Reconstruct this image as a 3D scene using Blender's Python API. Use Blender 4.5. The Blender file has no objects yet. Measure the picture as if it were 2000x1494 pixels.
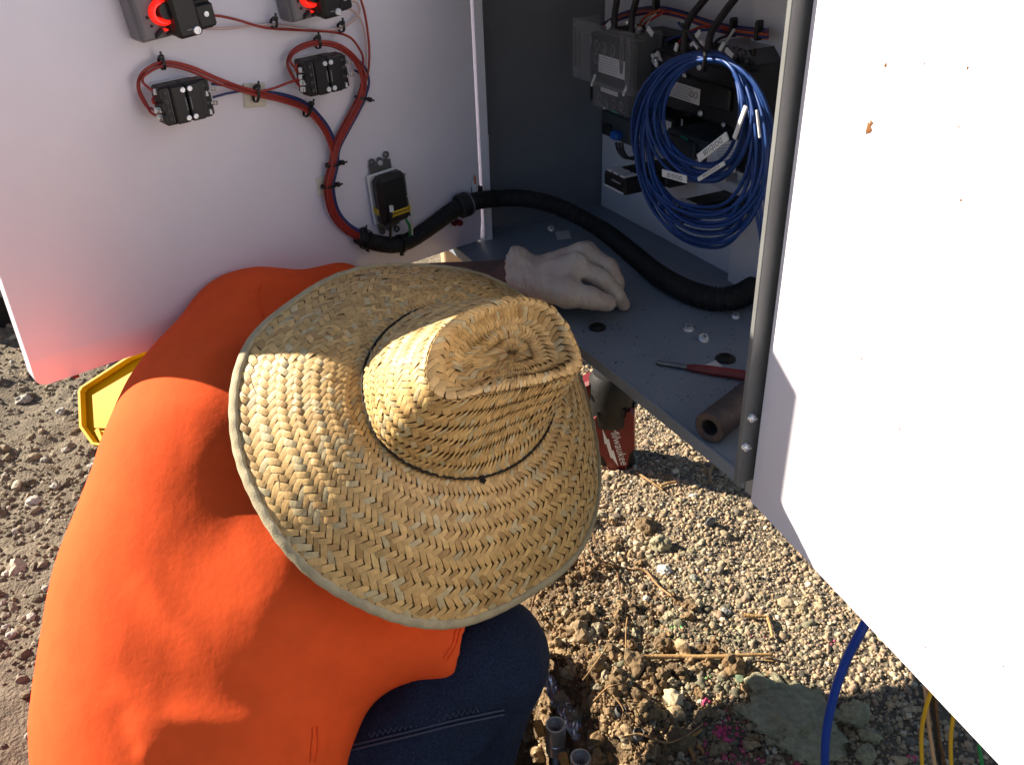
import bpy, math, random
import numpy as np
from mathutils import Vector, Matrix
random.seed(7); RNG = np.random.default_rng(7)
SC = bpy.context.scene; COL = SC.collection

# ------------------------------------------------------------------ camera, sky, sun, exposure
F_PX = 1780.0; CAM_H = 0.97
_vp = (110.0, 3053.0)
PITCH = math.pi/2 - math.atan(math.hypot(*_vp)/F_PX); ROLL = math.atan2(*_vp)
FW = np.array([0, math.cos(PITCH), -math.sin(PITCH)])
_r0 = np.array([1.0, 0, 0]); _d0 = np.array([0, -math.sin(PITCH), -math.cos(PITCH)])
RT = _r0*math.cos(ROLL) + _d0*math.sin(ROLL); DN = _d0*math.cos(ROLL) - _r0*math.sin(ROLL)
CAM = np.array([0, 0, CAM_H])
cd = bpy.data.cameras.new('camera'); co = bpy.data.objects.new('camera', cd); COL.objects.link(co)
cd.sensor_width = 36; cd.lens = F_PX/2000*36; cd.clip_start = 0.02; cd.clip_end = 500
co.matrix_world = Matrix([[RT[0], -DN[0], -FW[0], CAM[0]], [RT[1], -DN[1], -FW[1], CAM[1]],
                          [RT[2], -DN[2], -FW[2], CAM[2]], [0, 0, 0, 1]])
SC.camera = co

SUN_TRAVEL = math.radians(110.0)      # compass heading the light travels towards (0 = +Y, clockwise)
SUN_ELEV = math.radians(26.5)
w = bpy.data.worlds.new('World'); SC.world = w; w.use_nodes = True
nt = w.node_tree; nt.nodes.clear()
sky = nt.nodes.new('ShaderNodeTexSky'); sky.sky_type = 'NISHITA'; sky.sun_disc = False
sky.sun_elevation = SUN_ELEV; sky.sun_rotation = SUN_TRAVEL + math.pi
sky.air_density = 1.0; sky.dust_density = 0.3; sky.ozone_density = 2.0
bg = nt.nodes.new('ShaderNodeBackground'); bg.inputs['Strength'].default_value = 0.043
wo = nt.nodes.new('ShaderNodeOutputWorld')
nt.links.new(sky.outputs[0], bg.inputs[0]); nt.links.new(bg.outputs[0], wo.inputs[0])
sl = bpy.data.lights.new('sun', 'SUN'); sl.energy = 5.0; sl.angle = math.radians(0.53); sl.color = (1.0, 0.895, 0.74)
so = bpy.data.objects.new('sun', sl); COL.objects.link(so)
_sd = Vector((math.sin(SUN_TRAVEL)*math.cos(SUN_ELEV), math.cos(SUN_TRAVEL)*math.cos(SUN_ELEV), -math.sin(SUN_ELEV)))
so.rotation_euler = _sd.to_track_quat('-Z', 'Y').to_euler(); so.location = (-3, 1, 4)
vs = SC.view_settings; vs.view_transform = 'Standard'; vs.look = 'None'; vs.gamma = 1; vs.use_curve_mapping = False
vs.exposure = 1.35

# ------------------------------------------------------------------ helpers: geometry of the place
def ray(u, v): return FW + RT*(u-1000)/F_PX + DN*(v-747)/F_PX
def at_d(u, v, d): return CAM + ray(u, v)*d
def at_z(u, v, z):
    r = ray(u, v); return CAM + r*(z-CAM[2])/r[2]
def on_plane(u, v, p0, n):
    r = ray(u, v); return CAM + r*np.dot(p0-CAM, n)/np.dot(r, n)
def nrm(a): a = np.asarray(a, float); return a/np.linalg.norm(a)
CZ = 0.45                                        # underside of the cabinet floor
HING = at_z(942, 470, CZ); FREE = at_z(75, 760, CZ)   # bottom corners of the open door
ED = nrm(FREE-HING); ND = np.array([-ED[1], ED[0], 0]);
if ND @ (CAM-HING) < 0: ND = -ND                 # inner face normal
DW = np.linalg.norm((FREE-HING)[:2])
FE = np.array([-math.sin(math.radians(26)), math.cos(math.radians(26)), 0])   # along the cabinet front, away
FN = np.array([FE[1], -FE[0], 0])                # into the cabinet
FB = at_z(1459, 951, CZ)                         # near end of the visible sill
BP = at_z(1172, 414, CZ)                         # far lower corner of the back panel
Z3 = np.array([0, 0, 1.0])
def dr(u, v, b=0.0): return on_plane(u, v, HING+ND*b, ND)       # on the door, b proud of its face
def bk(u, v, b=0.0): return on_plane(u, v, BP-FN*b, FN)          # on the back panel
def fl(u, v, h=0.0): return at_z(u, v, CZ+0.012+h)               # on the cabinet floor

# ------------------------------------------------------------------ helpers: noise
def _hash(ix, iy, iz, seed):
    with np.errstate(over='ignore'):
        n = (ix.astype(np.int64)*374761393 + iy.astype(np.int64)*668265263 + iz.astype(np.int64)*2147483647 + seed*974711)
        n = (n ^ (n >> 13))*1274126177; n = n ^ (n >> 16)
    return ((n & 0xFFFFFF).astype(float)/0xFFFFFF)*2-1
def vnoise(P, seed=0):
    P = np.asarray(P, float); i = np.floor(P).astype(np.int64); f = P-i; f = f*f*(3-2*f)
    r = 0
    for dx in (0, 1):
        for dy in (0, 1):
            for dz in (0, 1):
                wgt = (f[..., 0] if dx else 1-f[..., 0])*(f[..., 1] if dy else 1-f[..., 1])*(f[..., 2] if dz else 1-f[..., 2])
                r = r + wgt*_hash(i[..., 0]+dx, i[..., 1]+dy, i[..., 2]+dz, seed)
    return r
def fbm(P, oct=4, seed=0):
    a = 1; r = 0; P = np.asarray(P, float)
    for o in range(oct): r = r + a*vnoise(P*(2.03**o)+o*17.3, seed+o); a *= .5
    return r

# ------------------------------------------------------------------ helpers: meshes
class MB:
    def __init__(s): s.v = []; s.f = []; s.n = 0; s.c = []
    def add(s, v, f, c=None):
        v = np.asarray(v, float); k = s.n
        s.v.append(v); s.f += [tuple(i+k for i in q) for q in f]; s.n += len(v)
        if c is not None: s.c.append(np.tile(c, (len(v), 1)) if np.ndim(c) == 1 else c)
        return s
    def V(s): return np.concatenate(s.v)
    def box(s, o, ax, ay, az, ch=0.0):
        """centre o, half-axis vectors, chamfered edges of size ch"""
        o, ax, ay, az = [np.asarray(q, float) for q in (o, ax, ay, az)]
        if ch <= 0:
            v = [o+ax*x+ay*y+az*z for z in (-1, 1) for y in (-1, 1) for x in (-1, 1)]
            f = [(0, 2, 3, 1), (4, 5, 7, 6), (0, 1, 5, 4), (2, 6, 7, 3), (0, 4, 6, 2), (1, 3, 7, 5)]
            if np.dot(np.cross(ax, ay), az) < 0: f = [q[::-1] for q in f]
            return s.add(v, f)
        L = [np.linalg.norm(q) for q in (ax, ay, az)]; A = [ax/L[0], ay/L[1], az/L[2]]
        ch = min(ch, .95*min(L)); v = []; idx = {}
        for sx in (-1, 1):
            for sy in (-1, 1):
                for sz in (-1, 1):
                    sg = (sx, sy, sz)
                    for d in range(3):
                        p = o.copy()
                        for a in range(3): p = p + A[a]*sg[a]*(L[a] if a == d else L[a]-ch)
                        idx[sg+(d,)] = len(v); v.append(p)
        f = []
        for d in range(3):
            a, b = [(1, 2), (0, 2), (0, 1)][d]
            for sg in (-1, 1):
                q = []
                for (sa, sb) in ((-1, -1), (1, -1), (1, 1), (-1, 1)):
                    t = [0, 0, 0]; t[d] = sg; t[a] = sa; t[b] = sb; q.append(idx[tuple(t)+(d,)])
                f.append(q)
        for a, b in ((0, 1), (0, 2), (1, 2)):
            c = 3-a-b
            for sa in (-1, 1):
                for sb in (-1, 1):
                    t = [0, 0, 0]; t[a] = sa; t[b] = sb; t[c] = -1; u = list(t); u[c] = 1
                    f.append([idx[tuple(t)+(a,)], idx[tuple(u)+(a,)], idx[tuple(u)+(b,)], idx[tuple(t)+(b,)]])
        for k in [(x, y, z) for x in (-1, 1) for y in (-1, 1) for z in (-1, 1)]:
            f.append([idx[k+(0,)], idx[k+(1,)], idx[k+(2,)]])
        V = np.array(v); g = []
        for q in f:
            c = V[q].mean(0); nn = np.cross(V[q[1]]-V[q[0]], V[q[2]]-V[q[1]])
            g.append(tuple(q) if np.dot(nn, c-o) > 0 else tuple(q[::-1]))
        return s.add(V, g)
    def tube(s, pts, r, n=8, caps=True, flat=None, closed=False):
        P = np.asarray(pts, float); m = len(P); r = np.broadcast_to(np.asarray(r, float), (m,))
        T = np.gradient(P, axis=0)
        if closed: T = np.roll(P, -1, 0)-np.roll(P, 1, 0)
        T /= np.linalg.norm(T, axis=1)[:, None]+1e-12
        u = np.array([0, 0, 1.0]) if abs(T[0, 2]) < .9 else np.array([1.0, 0, 0])
        a = np.arange(n)*2*math.pi/n; rings = []
        for i in range(m):
            u = u-T[i]*np.dot(u, T[i]); u /= np.linalg.norm(u); b = np.cross(T[i], u)
            rings.append(P[i]+r[i]*(np.cos(a)[:, None]*u+np.sin(a)[:, None]*b))
        v = np.concatenate(rings); f = []
        for i in range(m if closed else m-1):
            i2 = (i+1) % m
            for k in range(n): f.append((i*n+k, i*n+(k+1) % n, i2*n+(k+1) % n, i2*n+k))
        if caps and not closed: f += [tuple(range(n))[::-1], tuple((m-1)*n+k for k in range(n))]
        return s.add(v, f)
    def lathe(s, o, ax, prof, n=20, ref=None):
        """prof: list of (radius, height along ax)"""
        ax = nrm(ax); u = np.array([0, 0, 1.0]) if abs(ax[2]) < .9 else np.array([1.0, 0, 0])
        u = nrm(u-ax*np.dot(u, ax)); b = np.cross(ax, u); a = np.arange(n)*2*math.pi/n; v = []; f = []
        for (r, h) in prof: v.append(np.asarray(o)+ax*h+r*(np.cos(a)[:, None]*u+np.sin(a)[:, None]*b))
        for i in range(len(prof)-1):
            for k in range(n): f.append((i*n+k, i*n+(k+1) % n, (i+1)*n+(k+1) % n, (i+1)*n+k))
        if prof[0][0] > 1e-6 and prof[0] != prof[-1]: f.append(tuple(range(n))[::-1])
        if prof[-1][0] > 1e-6 and prof[0] != prof[-1]: f.append(tuple((len(prof)-1)*n+k for k in range(n)))
        return s.add(np.concatenate(v), f)
    def prism(s, poly, vec, ch=0):
        """poly: planar 3-D polygon, extruded by vec"""
        P = np.asarray(poly, float); n = len(P); vec = np.asarray(vec, float)
        nn = sum(np.cross(P[i], P[(i+1) % n]) for i in range(n))
        if np.dot(nn, vec) > 0: P = P[::-1]
        f = [tuple(range(n)), tuple(range(2*n-1, n-1, -1))]
        for i in range(n): f.append((i, n+i, n+(i+1) % n, (i+1) % n))
        return s.add(np.concatenate([P, P+vec]), f)

WLOC = {}
def _mesh(name, V, Fc, mat, smooth, cols=None, matidx=None):
    me = bpy.data.meshes.new(name); me.from_pydata(V.tolist(), [], Fc)
    for m_ in (mat if isinstance(mat, (list, tuple)) else [mat]): me.materials.append(m_)
    if matidx is not None: me.polygons.foreach_set('material_index', matidx)
    if cols is not None:
        at = me.color_attributes.new('col', 'FLOAT_COLOR', 'POINT')
        at.data.foreach_set('color', np.c_[cols, np.ones(len(cols))].astype(np.float32).ravel())
    me.polygons.foreach_set('use_smooth', [bool(smooth)]*len(me.polygons)); me.update(); return me
def tag(o, label=None, cat=None, group=None, kind=None):
    if label: o['label'] = label
    if cat: o['category'] = cat
    if group: o['group'] = group
    if kind: o['kind'] = kind
    return o
def thing(name, label, cat, loc, group=None):
    o = bpy.data.objects.new(name, None); COL.objects.link(o); o.location = tuple(float(x) for x in loc); o.empty_display_size = .05
    WLOC[o] = np.array(loc, float); return tag(o, label, cat, group)
def part(name, mb, mat, parent, label=None, smooth=False, kind=None, cols=None, matidx=None):
    W = WLOC[parent]
    V, Fc = (mb.V(), mb.f) if isinstance(mb, MB) else mb
    if cols is None and isinstance(mb, MB) and mb.c: cols = np.concatenate(mb.c)
    o = bpy.data.objects.new(name, _mesh(name, np.asarray(V)-W, Fc, mat, smooth, cols, matidx)); COL.objects.link(o)
    o.parent = parent; WLOC[o] = W
    if label: o['label'] = label
    if kind: o['kind'] = kind
    return o
def single(name, mb, mat, label=None, cat=None, group=None, kind=None, smooth=False, cols=None):
    V, Fc = (mb.V(), mb.f) if isinstance(mb, MB) else mb
    if cols is None and isinstance(mb, MB) and mb.c: cols = np.concatenate(mb.c)
    V = np.asarray(V); W = np.array([*(V.min(0)+V.max(0))[:2]/2, V[:, 2].min()])
    o = bpy.data.objects.new(name, _mesh(name, V-W, Fc, mat, smooth, cols)); COL.objects.link(o); o.location = tuple(W); WLOC[o] = W
    return tag(o, label, cat, group, kind)
def flatsmooth(o, ang=40):
    me = o.data
    try: me.set_sharp_from_angle(angle=math.radians(ang)); me.polygons.foreach_set('use_smooth', [True]*len(me.polygons))
    except Exception: pass
    return o
def spline(pts, n=60, closed=False):
    """Catmull-Rom through pts, n samples"""
    P = np.asarray(pts, float); m = len(P)
    if closed: Q = np.concatenate([P[-1:], P, P[:2]]); seg = m
    else: Q = np.concatenate([2*P[:1]-P[1:2], P, 2*P[-1:]-P[-2:-1]]); seg = m-1
    t = np.linspace(0, seg, n, endpoint=not closed); i = np.minimum(t.astype(int), seg-1); f = (t-i)[:, None]
    a, b, c, d = Q[i], Q[i+1], Q[i+2], Q[i+3]
    return .5*(2*b+(c-a)*f+(2*a-5*b+4*c-d)*f**2+(3*b-a-3*c+d)*f**3)
def text_mb(mb, body, org, xd, yd, h, lift=0.0, shear=0.0, fit=None):
    """flat lettering: org = left end of the baseline, xd/yd unit directions, h = letter height"""
    cu = bpy.data.curves.new('lettering', 'FONT'); cu.body = body; cu.size = 1.0; cu.resolution_u = 2; cu.shear = shear
    ob = bpy.data.objects.new('lettering', cu); COL.objects.link(ob)
    dg = bpy.context.evaluated_depsgraph_get(); me = bpy.data.meshes.new_from_object(ob.evaluated_get(dg))
    v = np.array([q.co[:] for q in me.vertices]) if len(me.vertices) else np.zeros((0, 3)); f = [tuple(p.vertices) for p in me.polygons]
    bpy.data.objects.remove(ob); bpy.data.curves.remove(cu); bpy.data.meshes.remove(me)
    if not len(v): return mb
    sx = sy = h/.70
    if fit: sx = fit/(v[:, 0].max()-v[:, 0].min())
    xd = np.asarray(xd); yd = np.asarray(yd); nn = np.cross(xd, yd)
    return mb.add(np.asarray(org)+(v[:, 0:1]-v[:, 0].min())*sx*xd+v[:, 1:2]*sy*yd+nn*lift, f)

# ------------------------------------------------------------------ helpers: materials
def mat(name, col, rough=.5, metal=0, var=.0, vscale=20, bump=0, bscale=80, attr=False, coat=0, trans=0, alpha=1, emit=None, spec=.5, sheen=0, col2=None, detail=6, bdist=.002, ior=1.45):
    m = bpy.data.materials.new(name); m.use_nodes = True; t = m.node_tree; b = t.nodes['Principled BSDF']
    b.inputs['Roughness'].default_value = rough; b.inputs['Metallic'].default_value = metal
    b.inputs['Coat Weight'].default_value = coat; b.inputs['Transmission Weight'].default_value = trans; b.inputs['Alpha'].default_value = alpha
    b.inputs['Specular IOR Level'].default_value = spec; b.inputs['Sheen Weight'].default_value = sheen; b.inputs['IOR'].default_value = ior
    tc = t.nodes.new('ShaderNodeTexCoord')
    src = None
    if attr:
        a = t.nodes.new('ShaderNodeAttribute'); a.attribute_name = 'col'; src = a.outputs['Color']
    if var > 0 or col2 is not None:
        n = t.nodes.new('ShaderNodeTexNoise'); n.inputs['Scale'].default_value = vscale; n.inputs['Detail'].default_value = detail; n.inputs['Roughness'].default_value = .62
        t.links.new(tc.outputs['Object'], n.inputs['Vector'])
        mx = t.nodes.new('ShaderNodeMix'); mx.data_type = 'RGBA'
        if col2 is None: lo = [c*(1-var) for c in col[:3]]; hi = [min(1, c*(1+var)) for c in col[:3]]
        else: lo, hi = col, col2
        if attr:
            mx.blend_type = 'MULTIPLY'; mx.inputs[0].default_value = 1
            cr = t.nodes.new('ShaderNodeValToRGB'); cr.color_ramp.elements[0].position = .3; cr.color_ramp.elements[1].position = .7
            cr.color_ramp.elements[0].color = (1-var, 1-var, 1-var, 1); cr.color_ramp.elements[1].color = (1+var*.4,)*3+(1,)
            t.links.new(n.outputs['Fac'], cr.inputs[0]); t.links.new(src, mx.inputs['A']); t.links.new(cr.outputs[0], mx.inputs['B'])
        else:
            rr = t.nodes.new('ShaderNodeMapRange'); rr.inputs[1].default_value = .32; rr.inputs[2].default_value = .68
            t.links.new(n.outputs['Fac'], rr.inputs[0]); t.links.new(rr.outputs[0], mx.inputs[0])
            mx.inputs['A'].default_value = (*lo, 1); mx.inputs['B'].default_value = (*hi, 1)
        src = mx.outputs['Result']
    if src is not None: t.links.new(src, b.inputs['Base Color'])
    else: b.inputs['Base Color'].default_value = (*col[:3], 1)
    if bump > 0:
        n2 = t.nodes.new('ShaderNodeTexNoise'); n2.inputs['Scale'].default_value = bscale; n2.inputs['Detail'].default_value = 5
        t.links.new(tc.outputs['Object'], n2.inputs['Vector'])
        bp = t.nodes.new('ShaderNodeBump'); bp.inputs['Strength'].default_value = bump; bp.inputs['Distance'].default_value = bdist
        t.links.new(n2.outputs['Fac'], bp.inputs['Height']); t.links.new(bp.outputs[0], b.inputs['Normal'])
    if emit: b.inputs['Emission Color'].default_value = (*emit[:3], 1); b.inputs['Emission Strength'].default_value = emit[3]
    return m
M = dict(
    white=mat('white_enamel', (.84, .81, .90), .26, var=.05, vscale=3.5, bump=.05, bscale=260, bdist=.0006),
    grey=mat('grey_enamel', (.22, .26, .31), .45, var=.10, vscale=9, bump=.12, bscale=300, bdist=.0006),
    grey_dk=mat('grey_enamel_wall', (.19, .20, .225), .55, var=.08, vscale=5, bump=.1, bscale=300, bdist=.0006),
    flange=mat('flange_enamel', (.17, .175, .175), .55, var=.12, vscale=14, bump=.1, bscale=200, bdist=.0008),
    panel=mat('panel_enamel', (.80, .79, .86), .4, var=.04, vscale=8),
    post=mat('post_enamel', (.42, .42, .40), .4, var=.12, vscale=14, bump=.1, bscale=200, bdist=.0008),
    black=mat('black_plastic', (.012, .012, .013), .42, var=.3, vscale=30, bump=.06, bscale=300, bdist=.0005),
    blackm=mat('black_matt_plastic', (.022, .022, .024), .6, var=.3, vscale=40, bump=.15, bscale=200, bdist=.001),
    dgrey=mat('grey_plastic', (.20, .195, .21), .5, var=.12, vscale=30),
    teal=mat('teal_grey_plastic', (.035, .05, .06), .5, var=.15, vscale=30),
    green=mat('green_print', (.02, .25, .2), .5),
    knob=mat('blue_knob_plastic', (.01, .09, .42), .35),
    steel=mat('zinc_steel', (.85, .88, .93), .32, metal=.8, var=.15, vscale=60, bump=.1, bscale=250),
    dsteel=mat('dull_steel', (.22, .22, .23), .45, metal=1, var=.3, vscale=50, bump=.2, bscale=150),
    ivory=mat('white_print', (.78, .78, .76), .6),
    label=mat('paper_label', (.62, .61, .62), .55, var=.06, vscale=60),
    print_=mat('black_print', (.02, .02, .03), .6),
    greyprint=mat('grey_print', (.28, .28, .30), .6),
    red_wire=mat('red_wire_pvc', (.34, .035, .025), .38, var=.15, vscale=30),
    blue_wire=mat('blue_wire_pvc', (.03, .045, .16), .4, var=.15, vscale=30),
    pink_wire=mat('pale_pink_wire_pvc', (.62, .46, .44), .42, var=.1, vscale=30),
    white_wire=mat('white_wire_pvc', (.62, .62, .6), .42, var=.1, vscale=30),
    green_wire=mat('green_wire_pvc', (.01, .22, .06), .4),
    orange_wire=mat('orange_wire_pvc', (.5, .1, .03), .4, var=.2, vscale=30),
    cable=mat('blue_cable_pvc', (.013, .052, .21), .42, var=.25, vscale=12, bump=.08, bscale=120),
    tubem=mat('black_tube_plastic', (.012, .012, .013), .68, var=.3, vscale=40),
    cable_bk=mat('black_cable_pvc', (.03, .027, .03), .45, var=.2, vscale=20),
    nylon=mat('black_nylon', (.012, .012, .012), .4),
    cream=mat('cream_nylon', (.70, .66, .55), .45, var=.05),
    lamp=mat('red_lens', (.55, .01, .01), .25, emit=(1.0, .02, .01, .4)),
    clear=mat('clear_cover_plastic', (.75, .78, .82), .08, alpha=.075, spec=.6, coat=.5),
    yellow=mat('yellow_print', (.62, .42, .02), .45, var=.1, vscale=60),
    tray=mat('yellow_plastic', (.62, .35, .003), .5, spec=.1, var=.05, vscale=20, bump=.05, bscale=60),
    cloth=mat('orange_jersey', (.86, .104, .022), .9, var=.06, vscale=35, bump=.16, bscale=140, bdist=.002, spec=.2),
    denim=mat('navy_denim', (.013, .021, .048), .85, var=.5, vscale=420, bump=.5, bscale=700, bdist=.0015, spec=.2),
    thread=mat('denim_thread', (.05, .06, .10), .8),
    skin=mat('tattooed_skin', (.20, .085, .055), .5, col2=(.035, .022, .022), vscale=38, bump=.15, bscale=300, bdist=.0008),
    glove=mat('latex_glove', (.70, .61, .49), .40, col2=(.50, .36, .30), vscale=22, bump=.6, bscale=220, bdist=.0025, coat=.1),
    straw=mat('straw', (.52, .33, .13), .5, attr=True, var=.22, vscale=160, bump=.35, bscale=420, bdist=.0012),
    straw_in=mat('straw_gap_shade', (.26, .15, .055), .8, var=.3, vscale=60),  # under-layer colour darkened to paint shade into the weave gaps
    binding=mat('cotton_binding', (.42, .36, .23), .85, var=.18, vscale=60, bump=.5, bscale=500, bdist=.0012),
    cord=mat('dark_cord', (.02, .014, .012), .8, var=.3, vscale=100),
    tool_red=mat('red_tool_plastic', (.15, .006, .008), .38, var=.2, vscale=40, bump=.08, bscale=150),
    tool_bk=mat('black_tool_rubber', (.008, .0075, .0075), .6, var=.5, vscale=60, bump=.3, bscale=120),
    rust=mat('dark_pipe_steel', (.075, .062, .062), .55, metal=.35, col2=(.13, .10, .09), vscale=60, bump=.3, bscale=180),
    punch=mat('red_lacquer', (.19, .03, .03), .42, var=.3, vscale=40),
    rubber=mat('black_rubber', (.008, .008, .009), .55),
    paper=mat('white_paper', (.62, .63, .62), .7, var=.05),
    soil=mat('soil', (.19, .135, .078), .95, attr=True, var=.5, vscale=60, bump=1.0, bscale=190, bdist=.006),
    stone=mat('gravel_stone', (.3, .25, .2), .85, attr=True, var=.38, vscale=150, bump=.5, bscale=500, bdist=.0015),
    clodm=mat('sandy_clod', (.44, .40, .26), .95, col2=(.26, .235, .145), vscale=90, bump=1.0, bscale=260, bdist=.004),
    bclod=mat('brown_clod', (.26, .175, .09), .95, col2=(.13, .085, .045), vscale=90, bump=1.0, bscale=260, bdist=.004),
    wood=mat('tan_stalk', (.56, .36, .15), .7, col2=(.30, .16, .06), vscale=110, bump=.4, bscale=300),
    block=mat('orange_wood', (.50, .25, .07), .7, col2=(.32, .14, .035), vscale=80, bump=.3, bscale=200),
    root=mat('root_bark', (.22, .115, .05), .85, col2=(.10, .05, .022), vscale=120, bump=.5, bscale=300),
    rootlt=mat('pale_root', (.46, .28, .13), .85, col2=(.25, .14, .06), vscale=120, bump=.5, bscale=300),
    pvc=mat('grey_pvc', (.14, .14, .145), .5, var=.2, vscale=40),
    film=mat('crinkled_film', (.62, .62, .68), .14, metal=.6, var=.4, vscale=50, coat=1, spec=1.0, bump=.5, bscale=70, bdist=.006),
    hose=mat('blue_tubing', (.02, .07, .42), .33, var=.1, vscale=20),
    ywire=mat('yellow_wire_pvc', (.70, .42, .02), .4),
    tanwire=mat('tan_wire', (.55, .36, .22), .5, var=.1),
    leaf=mat('green_leaf', (.20, .27, .17), .6, var=.2),
    mud=mat('mud_speck', (.22, .09, .03), .9),
    casem=mat('black_bin_plastic', (.015, .015, .016), .5, var=.3, vscale=20),
    dred=mat('dark_red_plastic', (.16, .012, .012), .5),
)
# ------------------------------------------------------------------ the electrical cabinet
DZ = CZ+0.014
HING = at_z(942, 470, DZ); FREE = at_z(75, 760, DZ); ED = nrm(FREE-HING); DW = np.linalg.norm(FREE-HING)
ND = np.array([-ED[1], ED[0], 0]); ND = ND if ND @ (CAM-HING) > 0 else -ND
TOPZ = 0.998
def cab(e, n, z): return FB+FE*e+FN*n+Z3*(z-CZ)
def slab(mb, e0, e1, n0, n1, z0, z1, ch=0.0): return mb.box(cab((e0+e1)/2, (n0+n1)/2, (z0+z1)/2), FE*(e1-e0)/2, FN*(n1-n0)/2, Z3*(z1-z0)/2, ch)
cabinet = thing('electrical_cabinet', 'white electrical cabinet on a pedestal with one door swung open and one ajar', 'cabinet', cab(-.3, .15, 0))
E1 = .7086
part('cabinet_floor', slab(MB(), -.75, .69, 0, .312, CZ, CZ+.012, .0015), M['grey'], cabinet, 'grey painted floor plate of the open bay')
part('cabinet_floor', slab(MB(), .691, .745, .044, .312, CZ, CZ+.012), M['grey'], cabinet)
lip = MB(); slab(lip, .0, .69, -.004, -.0005, CZ-.001, CZ+.0135, .0006); part('sill', lip, M['grey'], cabinet)
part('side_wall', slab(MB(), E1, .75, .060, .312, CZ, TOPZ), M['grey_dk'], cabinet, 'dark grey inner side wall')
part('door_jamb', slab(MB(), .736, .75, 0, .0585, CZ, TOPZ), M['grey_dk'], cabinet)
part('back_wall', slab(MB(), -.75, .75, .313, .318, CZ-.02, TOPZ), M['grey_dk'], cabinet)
part('back_panel', slab(MB(), .362, E1-.002, .2786, .284, CZ+.012, TOPZ-.01, .001), M['panel'], cabinet, 'white mounting panel behind the components')
part('side_panel', slab(MB(), -.2, .36, .262, .284, CZ+.0125, TOPZ-.01, .001), M['panel'], cabinet, 'white blank panel beside the mounting panel')
part('hinge_leaf', slab(MB(), .662, .735, .046, .0585, CZ+.0125, TOPZ), M['panel'], cabinet)
part('added_sun_block', slab(MB(), .0, .655, .0, .004, .875, TOPZ), M['panel'], cabinet)  # added slab above the view, keeps sun off the panels inside
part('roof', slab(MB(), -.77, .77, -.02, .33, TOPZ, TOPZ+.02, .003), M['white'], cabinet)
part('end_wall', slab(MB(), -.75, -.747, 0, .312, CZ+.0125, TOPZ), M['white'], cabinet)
part('pedestal', slab(MB(), -.74, -.38, .05, .30, -.25, CZ-.002, .002), M['grey'], cabinet)
pm = MB(); slab(pm, -.055, -.0005, -.004, .04, CZ-.003, TOPZ, .0015)
post = part('centre_post', pm, M['post'], cabinet, 'grey centre post between the two doors')
LE = float((on_plane(1437, 922, cab(0, -.024, CZ), FN)-FB) @ FE)
part('post_flange', slab(MB(), LE-.0052, LE, -.026, -.0045, CZ+.020, TOPZ, .0006), M['flange'], post)
for (u, v) in ((1467, 815), (1455, 872)):
    p = on_plane(u, v, cab(LE-.0053, 0, CZ), FE); s = MB(); s.lathe(p, -FE, [(.0046, 0), (.0046, .0012), (.0038, .003), (.0012, .0042)], 12)
    s.box(p-FE*.0042, FN*.0032, FE*.0006, Z3*.0006)
    part('screw', s, M['steel'], post)
# open door: inner sheet with a turned lower strip, outer skin, return edges
def dpt(a, z, b): return HING+ED*a+ND*b+Z3*(z-DZ)
od = MB(); rc = .012; z0 = DZ; z1 = TOPZ-.005
prof = [(a, z) for a, z in [(0, z0)]]
arc = [(DW-rc+rc*math.sin(t), z0+rc-rc*math.cos(t)) for t in np.linspace(0, math.pi/2, 6)]
pl = [(0, z0)]+arc+[(DW, z1), (0, z1)]
strip = .030
rows = [(z0, -.0045), (z0+.004, -.0022), (z0+strip, 0.0), (z1, 0.0)]
def edge_a(z): return DW if z >= z0+rc else DW-rc+math.sqrt(max(0, rc*rc-(z0+rc-z)**2))
zz = [z0, z0+.0015, z0+.004, z0+.008, z0+rc, z0+strip, z0+strip+.004]+list(np.linspace(z0+.08, z1, 12))
def dip(z): return 0 if z > z0+strip+.003 else -.0042*min(1, (z0+strip+.003-z)/strip)
nx = 12; vv = []; ff = []
for z in zz:
    for k in range(nx+1): vv.append(dpt(edge_a(z)*k/nx, z, dip(z)))
for i in range(len(zz)-1):
    for k in range(nx): ff.append((i*(nx+1)+k, (i+1)*(nx+1)+k, (i+1)*(nx+1)+k+1, i*(nx+1)+k+1))
nb = len(vv); per = [i*(nx+1) for i in range(len(zz))]+[(len(zz)-1)*(nx+1)+k for k in range(1, nx+1)]+[i*(nx+1)+nx for i in range(len(zz)-2, -1, -1)]+[k for k in range(nx-1, 0, -1)]
for q in per: vv.append(np.array(vv[q])-ND*.026)
for i in range(len(per)): j = (i+1) % len(per); ff.append((per[i], nb+i, nb+j, per[j]))
ff.append(tuple(nb+i for i in range(len(per)))[::-1])
od.add(vv, ff)
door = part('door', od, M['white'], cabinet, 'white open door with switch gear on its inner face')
h = MB(); p = dr(148, 735, 0); h.box(p+ND*.001, ED*.0036, ND*.0012, Z3*.0016, .0006); part('latch_stud', h, M['dred'], door)
# hinge side fittings: sticker strip on the wall, ground stud
wl = lambda u, v, b=0.0: on_plane(u, v, cab(E1-b, 0, CZ), FE)
a, b_, c_, d_ = wl(944, 264, .0012), wl(955, 264, .0012), wl(957, 372, .0012), wl(946, 378, .0012)
st = MB(); st.prism([a, b_, c_, d_], FE*.0008); part('sticker', st, M['label'], cabinet, 'narrow white warning sticker on the side wall')
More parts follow.
